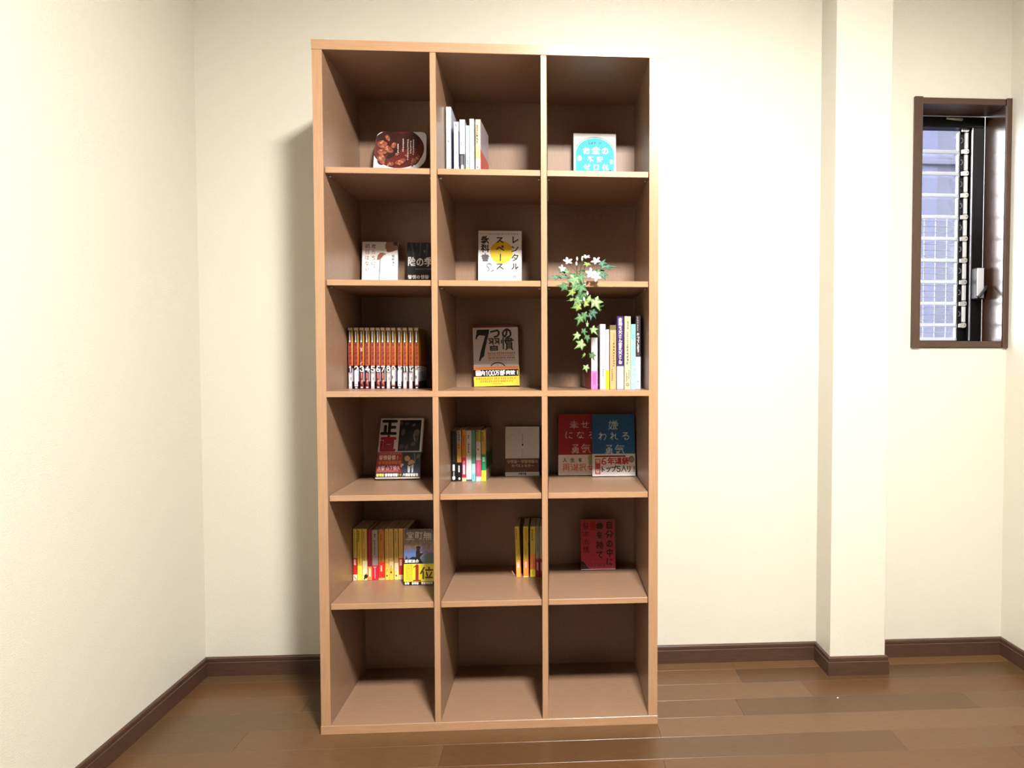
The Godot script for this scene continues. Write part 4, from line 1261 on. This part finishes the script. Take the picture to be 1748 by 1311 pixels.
func books_row_five() -> void:
	var y: float = TOPS[5]
	var g := "row of mostly yellow paperbacks"
	var list := [
		["pale yellow paperback with a red paper band, leftmost of the yellow row", 0.0380, 10.6, 153.0, "b09a50", 66.0, [[0, 87, "b8a258"], [87, 136, "a8281c"], [136, 153, "d8b89c"]], [[0.5, 10, 62, 3, "7a6a34"]], [[0.15, 90, 0.7, 18, "e0b4ac"]], []],
		["bright yellow paperback with black print, second from left of the yellow row", 0.0528, 13.2, 153.0, "b89e30", 0.0, [[0, 110, "bda432"], [110, 153, "e0cc44"]], [[0.4, 8, 32, 6, "5c4c10"], [0.5, 70, 34, 4, "7c6a1c"], [0.5, 122, 18, 3, "7a6c1c"]], [], []],
		["yellow paperback with a pale foot and a dark cat, left of the crimson one", 0.0680, 14.2, 153.0, "b69c50", 0.0, [[0, 96, "b89e50"], [96, 130, "cfc0a0"], [130, 153, "d8c890"]], [[0.4, 10, 30, 4, "6c5a24"], [0.4, 60, 36, 4, "84703a"]], [], [0.75, 142, 5.5, "2c2416"]],
		["crimson paperback with an orange foot, left of the grey one in the yellow row", 0.0816, 11.7, 151.0, "7c1424", 40.0, [[0, 111, "80162a"], [111, 151, "d8783a"]], [[0.5, 10, 70, 4, "b04a58"]], [[0.25, 115, 0.5, 26, "ecdccc"]], []],
		["thick grey paperback with a crimson foot in the middle of the yellow row", 0.0994, 17.4, 149.0, "847c7c", 42.0, [[0, 106, "8a8482"], [106, 149, "ac1c34"]], [[0.5, 14, 12, 6, "2a2628"], [0.5, 32, 44, 5, "2a2628"]], [[0.2, 109, 0.6, 3, "e4a4a8"], [0.4, 112, 0.2, 32, "e08c94"]], []],
		["orange brown paperback with a bright red foot, right of the thick grey one", 0.1181, 17.4, 150.5, "9c641c", 52.0, [[0, 98, "a06a22"], [98, 145, "d02a22"], [145, 151, "d8a06c"]], [[0.5, 16, 20, 5, "6c3c0c"], [0.5, 76, 20, 4, "6c3c0c"]], [[0.35, 107, 0.3, 18, "f0c4bc"]], []],
		["thin yellow tan paperback touching the orange brown one with the bright red foot", 0.1308, 11.0, 152.0, "b4944c", 0.0, [[0, 104, "b69650"], [104, 152, "dcb04a"]], [[0.5, 8, 84, 4, "8c7030"], [0.5, 122, 12, 4, "7c5a18"]], [], [0.5, 140, 2.6, "4c3410"]],
		["yellow tan paperback with an orange foot and the highest of three dark dots", 0.1445, 13.2, 152.0, "b4944c", 0.0, [[0, 98, "b49450"], [98, 118, "cdb888"], [118, 152, "dca83c"]], [[0.5, 8, 80, 4, "8a6e30"], [0.5, 112, 14, 4, "7c4a14"]], [], [0.5, 130, 3.0, "4c3010"]],
		["yellow tan paperback with a pale foot, left of the red banded one", 0.1590, 12.4, 152.0, "b4944c", 0.0, [[0, 102, "b2944e"], [102, 128, "cfc2a2"], [128, 152, "dcc074"]], [[0.45, 10, 30, 5, "6e5826"], [0.5, 58, 30, 4, "8a7038"], [0.5, 116, 16, 3, "9c8454"]], [], [0.5, 140, 2.6, "5a4a20"]],
		["yellow tan paperback with a red paper band, third from right of its row", 0.1734, 13.2, 152.0, "b89850", 66.0, [[0, 88, "b89a54"], [88, 138, "b42a24"], [138, 152, "dcc89c"]], [[0.5, 10, 70, 3, "7a6430"]], [[0.2, 92, 0.6, 18, "ecc4bc"]], []],
		["orange tan paperback, last of the yellow row, half behind the book facing out", 0.1888, 14.6, 152.0, "9c7034", 60.0, [[0, 92, "a07838"], [92, 152, "a84a2c"]], [[0.5, 20, 40, 4, "7c5420"]], [], []],
	]
	for e in list:
		var k: Array = e
		var b := make_book("paperback_book", k[0], g, 105, k[3], k[2], col(k[4]), k[5], func(p: Print, w: float, _h: float, t: float) -> void:
			spine_print(p, w, t, k[6], k[7], 1.17)
			for r in k[8]:
				p.rect(w + t * r[0], r[1], t * r[2], r[3], col(r[4]))
			if k[9].size():
				p.oval(w + t * k[9][0], k[9][1], k[9][2], k[9][2] * 1.1, col(k[9][3]))
			if k[1] == 0.0680:
				p.line(Vector2(w + t * 0.4, 150), Vector2(w + t * 0.7, 138), 2.0, col("2c2416"))
				p.line(Vector2(w + t * 0.9, 134), Vector2(w + t * 0.85, 148), 1.2, col("2c2416"))
			if k[1] == 0.0380:
				p.line(Vector2(w + t * 0.2, 141), Vector2(w + t * 0.9, 150), 1.0, col("54423a"))
		)
		spine_out(b, k[1], y, -0.295)
	var m := make_book("paperback_book", "paperback with a dark figure under a dusk sky over a yellow paper band", "", 105, 157, 17, col("6c6474"), 60.0, func(p: Print, _w: float, h: float, _t: float) -> void:
		p.blend(0, 0, 130, 40, col("5c5458"), col("7a6c60"))
		p.blend(0, 40, 130, 26, col("7a6868"), col("6c6484"))
		p.blend(0, 66, 130, 34, col("5c6c98"), col("5a6a74"))
		p.speckle(0, 28, 105, 22, Color(col("a0845c"), 0.5), 26, 3.0, 9.0, 12)
		p.speckle(40, 50, 65, 24, Color(col("a4788a"), 0.5), 22, 3.0, 9.0, 14)
		p.speckle(0, 56, 36, 24, Color(col("4c6cb0"), 0.5), 14, 3.0, 8.0, 15)
		p.oval(84, 86, 34, 20, col("55666a"))
		p.poly([Vector2(0, 88), Vector2(16, 82), Vector2(24, 77), Vector2(34, 78), Vector2(46, 82), Vector2(56, 98), Vector2(0, 100)], col("17171c"))
		p.oval(41, 51, 6.5, 4.5, col("1a1618"))
		p.poly([Vector2(37, 52), Vector2(45, 52), Vector2(45, 66), Vector2(50, 68), Vector2(53, 64), Vector2(54, 70), Vector2(47, 76), Vector2(44, 84), Vector2(34, 80), Vector2(34, 66)], col("1a1618"))
		p.oval(50, 65, 2.6, 1.8, col("b4888c"))
		p.poly([Vector2(4, 84), Vector2(7, 72), Vector2(11, 84)], col("20242c"))
		p.text("室町無", 5, 4, 26, 1.1, col("c4b8a8"), false, 0.98, 0.96)
		p.rect(1, 84, 44, 12, col("15151a"))
		p.text("垣根涼介", 2, 84.5, 10.5, 0.75, col("f4f2ee"), false, 0.98, 1.0)
		p.rect(0, h - 60, 130, 60, col("d8c832"))
		for k in [8, 13, 18, 23]:
			p.small(k, h - 56, 42, 4, col("8c7c1c"), true, 60 + k)
		p.line(Vector2(38, h - 54), Vector2(38, h - 14), 4.4, col("8c2a1c"))
		p.line(Vector2(38, h - 56), Vector2(28, h - 50), 2.6, col("8c2a1c"), 1.0)
		p.line(Vector2(28, h - 12), Vector2(48, h - 12), 1.8, col("8c2a1c"))
		p.text("位", 46, h - 51, 38, 2.2, col("4c2c14"))
		p.rect(0, h - 9, 130, 9, col("120e0c"))
		p.text("#%，#%#，%#%#%", 3, h - 8, 7, 0.6, col("f2efe8"), false, 0.95, 1.0)
	)
	face_out(m, 0.1862, y, -0.157, 4.0)
	g = "small paperbacks against the right divider"
	var five := [
		["yellow paperback with an orange foot tilted left, leftmost of five at the right divider", 0.5195, 13.4, 152.5, [[0, 103, "ae9a34"], [103, 152.5, "dc8a44"]], [[0.3, 8, 30, 5, "4c4414"], [0.6, 70, 30, 3, "7c6c20"]], [[0.2, 108, 0.6, 16, "f0d8c4"]]],
		["upright yellow paperback with an orange foot, right of the tilted yellow one", 0.5425, 15.4, 152.5, [[0, 100, "b09a30"], [100, 149, "dc8240"], [149, 152.5, "e8c870"]], [[0.5, 6, 40, 5, "6c5c18"], [0.5, 70, 24, 4, "6c5c18"]], [[0.3, 106, 0.4, 18, "f0d8c4"]]],
		["yellow paperback with an orange middle, left of two grey ones", 0.5635, 16.0, 152.5, [[0, 84, "a89438"], [84, 130, "c46c30"], [130, 152.5, "e0c848"]], [[0.4, 12, 28, 6, "3c3410"], [0.6, 100, 26, 4, "8c4a18"], [0.5, 134, 12, 4, "8c7c1c"]], []],
		["thin grey paperback with a crimson foot, right of the orange middled yellow one", 0.5748, 10.8, 152.0, [[0, 97, "7a7262"], [97, 152, "741c30"]], [[0.5, 6, 70, 5, "48443a"]], [[0.2, 108, 0.6, 24, "c48c9c"]]],
		["thin grey paperback with a crimson foot, half hidden at the right divider", 0.5862, 10.4, 152.0, [[0, 97, "807868"], [97, 152, "6c182c"]], [[0.4, 6, 70, 4, "4c483e"]], [[0.3, 108, 0.5, 24, "c4909c"]]],
	]
	for e in five:
		var k: Array = e
		var b := make_book("paperback_book", k[0], g, 105, k[3], k[2], col(k[4][0][2]), 0.0, func(p: Print, w: float, _h: float, t: float) -> void:
			spine_print(p, w, t, k[4], k[5], 1.17)
			for r in k[6]:
				p.rect(w + t * r[0], r[1], t * r[2], r[3], col(r[4]))
		)
		var tilt := 1.6 if k[1] == 0.5195 else 0.0
		spine_out(b, k[1], y + (0.0 if tilt == 0.0 else 0.0005), -0.295, 0.0, tilt)
		if tilt > 0.0:
			obj("bookmark_ribbon", tube([Vector3(0.10, 0.004, 0.0145), Vector3(0.104, 0.010, 0.021), Vector3(0.100, 0.018, 0.026)], 0.0006, 6), mat(Color(0.78, 0.68, 0.55), 0.6), b)
	var r := make_book("paperback_book", "glossy red paperback with dark red vertical lettering, standing face out alone", "", 107, 153, 12, col("a83843"), 0.0, func(p: Print, w: float, h: float, _t: float) -> void:
		p.rect(0, 0, 130, 5, col("8c4440"))
		p.rect(47, 5, 60, 100, col("98414b"))
		p.text("自分の中に", 77, 6, 25, 1.7, col("3c0a10"), true, 0.98, 1.12)
		p.text("毒を持て", 46, 7, 25, 1.6, col("3c1418"), true, 0.98, 1.18)
		p.rect(29, 7, 16, 27, col("9c1812"))
		p.text("#本太%", 6, 9, 22, 1.1, col("5c0c10"), true, 0.95, 1.1)
		p.small(24, 139, 50, 8, col("5c1216"), false, 71)
		p.poly([Vector2(0, h - 26), Vector2(8, h - 24), Vector2(24, h - 3), Vector2(24, h), Vector2(0, h)], col("191516"))
		p.rect(0, h - 1.6, w, 1.6, col("d8c8c4"))
	, 0.18)
	face_out(r, 0.7022, y, -0.251, 8.0)

# ------------------------------------------------------------------ the trailing artificial ivy with white flowers
# an ivy leaf: five pointed lobes round a raised middle; s = its span; paler along the veins
func ivy_leaf(s: float, vein: Color, rim: Color, thin := 1.0) -> ArrayMesh:
	var st := SurfaceTool.new()
	st.begin(Mesh.PRIMITIVE_TRIANGLES)
	st.set_smooth_group(0)
	var lobes := [[90.0, 0.62], [58.0, 0.25], [30.0, 0.45], [-6.0, 0.23], [-40.0, 0.34], [-76.0, 0.20], [-90.0, 0.12], [-104.0, 0.20], [-140.0, 0.34], [-174.0, 0.23], [150.0, 0.45], [122.0, 0.25]]
	var ring := []
	var mid := []
	for i in lobes.size():
		var a := deg_to_rad(lobes[i][0])
		var r: float = lobes[i][1] * s
		var tip := i % 2 == 0 and i != 6
		ring.append(Vector3(cos(a) * r * thin, sin(a) * r, (-0.07 if tip else 0.02) * s))
		mid.append(Vector3(cos(a) * r * 0.5 * thin, sin(a) * r * 0.5, (0.035 if tip else -0.01) * s))
	var back := Vector3(0, 0, -0.0007)
	var n := ring.size()
	for i in n:
		var j := (i + 1) % n
		var ci := vein if (i % 2 == 0 and i != 6) else vein.lerp(rim, 0.5)
		var cj := vein if (j % 2 == 0 and j != 6) else vein.lerp(rim, 0.5)
		st.set_smooth_group(0)
		for q in [[Vector3.ZERO, vein, mid[j], cj, mid[i], ci], [mid[i], ci, mid[j], cj, ring[j], rim], [mid[i], ci, ring[j], rim, ring[i], rim]]:
			for k in 3:
				st.set_color(q[k * 2 + 1])
				st.add_vertex(q[k * 2])
		st.set_smooth_group(1)
		for q in [[Vector3.ZERO, mid[i], ring[i]], [Vector3.ZERO, ring[i], ring[j]]]:
			for k in 3:
				st.set_color(rim)
				st.add_vertex(q[k] + back * (1.0 if q[k] == Vector3.ZERO else 0.6))
	return done(st)

func petal(l: float, w: float) -> ArrayMesh:
	var st := SurfaceTool.new()
	st.begin(Mesh.PRIMITIVE_TRIANGLES)
	st.set_smooth_group(0)
	var rows := [[0.0, 0.12, 0.0], [0.3, 0.8, 0.05], [0.6, 1.0, 0.08], [0.85, 0.7, 0.05], [1.0, 0.05, -0.02]]
	for i in rows.size() - 1:
		var a: Array = rows[i]
		var b: Array = rows[i + 1]
		for s in [-1.0, 1.0]:
			var p := Vector3(0, a[0] * l, a[2] * l - 0.04 * l)
			var q := Vector3(0, b[0] * l, b[2] * l - 0.04 * l)
			var pe := Vector3(s * a[1] * w / 2, a[0] * l, a[2] * l + 0.02 * l)
			var qe := Vector3(s * b[1] * w / 2, b[0] * l, b[2] * l + 0.02 * l)
			if s > 0:
				quad(st, p, pe, qe, q)
			else:
				quad(st, p, q, qe, pe)
	return done(st)

# lifts a leaf that would dip into the shelf, or draws one that hangs before it a little forward
func clear_of_shelf(m: MeshInstance3D, o: Vector3, above: bool) -> void:
	var top := 1.2068
	var lift := 0.0
	var forward := 0.0
	for v in m.mesh.get_faces():
		var p: Vector3 = m.transform * v + o
		if p.z < -0.0085 and p.y < top:
			lift = maxf(lift, top - p.y)
			forward = maxf(forward, -0.0085 - p.z)
	m.position += Vector3(0, lift, 0) if above else Vector3(0, 0, forward)

func build_plant() -> void:
	var y: float = TOPS[2]
	var t := thing("trailing_ivy", "artificial ivy with white flowers, its green vine hanging down over the shelf edge", "artificial plant", Vector3(0.70, y, -0.04))
	var o := t.position
	var leafm := mat(Color.WHITE, 0.45)
	leafm.vertex_color_use_as_albedo = true
	leafm.backlight_enabled = true
	leafm.backlight = Color(0.25, 0.3, 0.18)
	var stemm := mat(Color(0.20, 0.27, 0.12), 0.6)
	var white := mat(Color(0.80, 0.81, 0.82), 0.6)
	white.backlight_enabled = true
	white.backlight = Color(0.2, 0.2, 0.2)
	var inks := {   # vein and rim colours of the five kinds of leaf, as linear values
		"dark": [Color(0.085, 0.20, 0.075), Color(0.02, 0.075, 0.03)],
		"teal": [Color(0.12, 0.24, 0.16), Color(0.022, 0.085, 0.058)],
		"mid": [Color(0.15, 0.27, 0.11), Color(0.03, 0.10, 0.03)],
		"lime": [Color(0.30, 0.38, 0.11), Color(0.08, 0.16, 0.03)],
		"pale": [Color(0.38, 0.47, 0.25), Color(0.09, 0.19, 0.05)],
	}
	# where each leaf's middle is, its span (mm), turn of its tip from straight up (degrees), tilt about x and y, kind, thinness
	var leaves := [
		[0.629, 1.2165, -0.022, 46, 105, -55, 10, "teal", 0.75], [0.650, 1.2190, -0.012, 40, 70, -50, 0, "teal", 0.7], [0.6565, 1.2300, -0.010, 26, 10, -30, 20, "mid", 1.0],
		[0.6754, 1.2085, 0.012, 50, 170, -8, 15, "mid", 1.0], [0.6920, 1.2160, 0.004, 42, 200, -25, -15, "dark", 1.0], [0.6780, 1.2240, -0.030, 44, 120, -50, 0, "dark", 0.9],
		[0.7627, 1.2516, -0.050, 62, -92, -60, -10, "teal", 0.7], [0.752, 1.2600, -0.055, 40, -20, -40, -15, "teal", 0.8], [0.7530, 1.2280, -0.034, 46, -150, -45, -25, "teal", 0.8], [0.7430, 1.2350, -0.050, 46, -120, -30, 0, "dark", 1.0],
		[0.6500, 1.1880, 0.018, 42, 85, 0, 20, "dark", 0.85], [0.6690, 1.1730, 0.026, 32, 130, 10, 10, "lime", 0.9], [0.6923, 1.1880, 0.014, 46, 175, -5, -10, "dark", 1.0], [0.6800, 1.1900, 0.012, 44, 150, 0, 10, "mid", 0.9],
		[0.6938, 1.1660, 0.013, 46, 165, 10, 5, "dark", 1.0], [0.6680, 1.1540, 0.020, 24, 110, 20, 25, "pale", 0.6], [0.6850, 1.1520, 0.015, 40, 140, 0, 0, "mid", 1.0], [0.6850, 1.1340, 0.027, 36, 100, 10, 5, "lime", 0.85], [0.7040, 1.1430, 0.020, 36, 20, 0, -10, "lime", 0.8],
		[0.7290, 1.1480, 0.030, 47, 205, 0, -10, "pale", 1.0], [0.7130, 1.1540, 0.022, 34, 40, 10, -10, "pale", 0.8], [0.7228, 1.1215, 0.020, 36, 200, 15, -15, "teal", 0.95], [0.7370, 1.1330, 0.012, 32, -70, 0, -30, "dark", 0.8],
		[0.6900, 1.1060, 0.022, 40, 160, 5, 15, "mid", 0.9], [0.7180, 1.1140, 0.015, 26, 180, 0, 0, "teal", 0.9], [0.7010, 1.1150, 0.010, 34, 190, 0, 0, "dark", 0.9], [0.7230, 1.0755, 0.030, 34, 215, 5, -10, "pale", 0.9], [0.7080, 1.0870, 0.024, 22, 0, 0, 0, "pale", 0.5],
		[0.6823, 1.0600, 0.025, 32, 140, 5, 15, "pale", 0.9], [0.7000, 1.0730, 0.012, 28, 190, 0, 0, "dark", 0.9], [0.6928, 1.0370, 0.030, 40, 125, 5, 5, "pale", 1.0], [0.7090, 1.0560, 0.012, 28, 180, 0, 0, "dark", 0.9],
		[0.7000, 1.0090, 0.026, 20, 150, 10, 15, "lime", 0.55], [0.7200, 1.0085, 0.020, 30, 200, 10, -20, "mid", 0.9], [0.7044, 0.9765, 0.026, 27, 190, 5, 10, "pale", 1.0], [0.7128, 1.2570, -0.050, 34, 30, -50, 0, "lime", 0.9], [0.7000, 1.2400, -0.060, 36, 0, -70, 0, "dark", 1.0],
		[0.6480, 1.2420, -0.075, 34, 60, -50, 0, "dark", 0.9], [0.7250, 1.2400, -0.080, 38, -60, -50, 0, "dark", 0.9],
	]
	for l in leaves:
		var ink: Array = inks[l[7]]
		var m := obj("leaf", ivy_leaf(l[3] * 0.001, ink[0], ink[1], l[8]), leafm, t)
		m.transform = Transform3D(Basis.from_euler(Vector3(deg_to_rad(l[5]), deg_to_rad(l[6]), 0)) * Basis.from_euler(Vector3(0, 0, deg_to_rad(l[4]))), Vector3(l[0], l[1], l[2]) - o)
		clear_of_shelf(m, o, l[2] < 0.0)
	# stems: three vines that hang from the shelf and the twigs on it
	var vines := [
		[Vector3(0.695, 1.213, -0.05), Vector3(0.690, 1.222, -0.02), Vector3(0.690, 1.213, 0.008), Vector3(0.689, 1.170, 0.010), Vector3(0.697, 1.120, 0.010), Vector3(0.703, 1.070, 0.012), Vector3(0.707, 1.020, 0.014), Vector3(0.709, 0.985, 0.016), Vector3(0.708, 0.955, 0.016)],
		[Vector3(0.70, 1.213, -0.05), Vector3(0.700, 1.220, -0.02), Vector3(0.700, 1.208, 0.006), Vector3(0.702, 1.165, 0.010), Vector3(0.712, 1.130, 0.014), Vector3(0.708, 1.080, 0.014), Vector3(0.702, 1.045, 0.020), Vector3(0.706, 1.020, 0.024), Vector3(0.700, 1.004, 0.024)],
		[Vector3(0.69, 1.213, -0.05), Vector3(0.676, 1.222, -0.018), Vector3(0.672, 1.207, 0.006), Vector3(0.680, 1.175, 0.012), Vector3(0.690, 1.145, 0.014), Vector3(0.696, 1.100, 0.012)],
	]
	for v in vines:
		obj("vine_stem", tube(v, 0.0013, 6), stemm, t)
	obj("stem_bundle", tube([Vector3(0.700, 1.2110, -0.12), Vector3(0.698, 1.2112, -0.08), Vector3(0.697, 1.2135, -0.045)], 0.0034, 8), mat(Color(0.32, 0.23, 0.15), 0.7), t)
	# flowers: five petals round a green eye
	var flowers := [[0.6580, 1.2613, -0.040, 24, -35, 10, 10], [0.6419, 1.2400, -0.030, 21, -20, 30, 70], [0.7098, 1.2777, -0.070, 22, -55, 0, 20], [0.7369, 1.2642, -0.050, 25, -35, -20, 35], [0.7178, 1.2240, 0.002, 27, -10, 5, 0], [0.7331, 1.2160, 0.008, 25, -5, -10, 30]]
	for f in flowers:
		var eye := Vector3(f[0], f[1], f[2])
		var fl := Node3D.new()
		fl.name = numbered("flower")
		t.add_child(fl, true)
		fl.transform = Transform3D(Basis.from_euler(Vector3(deg_to_rad(f[4]), deg_to_rad(f[5]), 0)), eye - o)
		var pm := petal(f[3] * 0.00062, f[3] * 0.00030)
		for k in 5:
			var p := obj("petal", pm, white, fl)
			p.transform = Transform3D(Basis(Vector3.BACK, deg_to_rad(f[6] + 72.0 * k)) * Basis(Vector3.RIGHT, 0.35), Vector3.ZERO)
		obj("flower_eye", tube([Vector3(0, 0, -0.003), Vector3(0, 0, 0.0015)], 0.0014, 8), mat(Color(0.72, 0.76, 0.35), 0.6), fl)
		obj("flower_stem", tube([eye - o + Vector3(0, 0, -0.002), (eye - o) * 0.6 + Vector3(0, 0.004, -0.006), Vector3(0.0, 0.012, 0.0)], 0.0007, 5), stemm, t)
	for b in [[0.6839, 1.2715, -0.05, 0.684, 1.232], [0.6977, 1.2712, -0.05, 0.692, 1.232], [0.7080, 1.1685, 0.03, 0.703, 1.150], [0.6988, 1.1534, 0.03, 0.700, 1.140], [0.682, 1.2580, -0.05, 0.684, 1.240]]:
		var top := Vector3(b[0], b[1], b[2]) - o
		var foot := Vector3(b[3], b[4], b[2] - 0.012) - o
		var bud := lathe([Vector2(0.0, -0.006), Vector2(0.0017, -0.004), Vector2(0.0028, -0.001), Vector2(0.0024, 0.003), Vector2(0.0010, 0.006), Vector2(0.0, 0.0065)], 10)
		obj("flower_bud", bud, white, t, top)
		obj("flower_stem", tube([foot, foot.lerp(top, 0.6), top + Vector3(0, -0.005, 0)], 0.0007, 5), stemm, t)
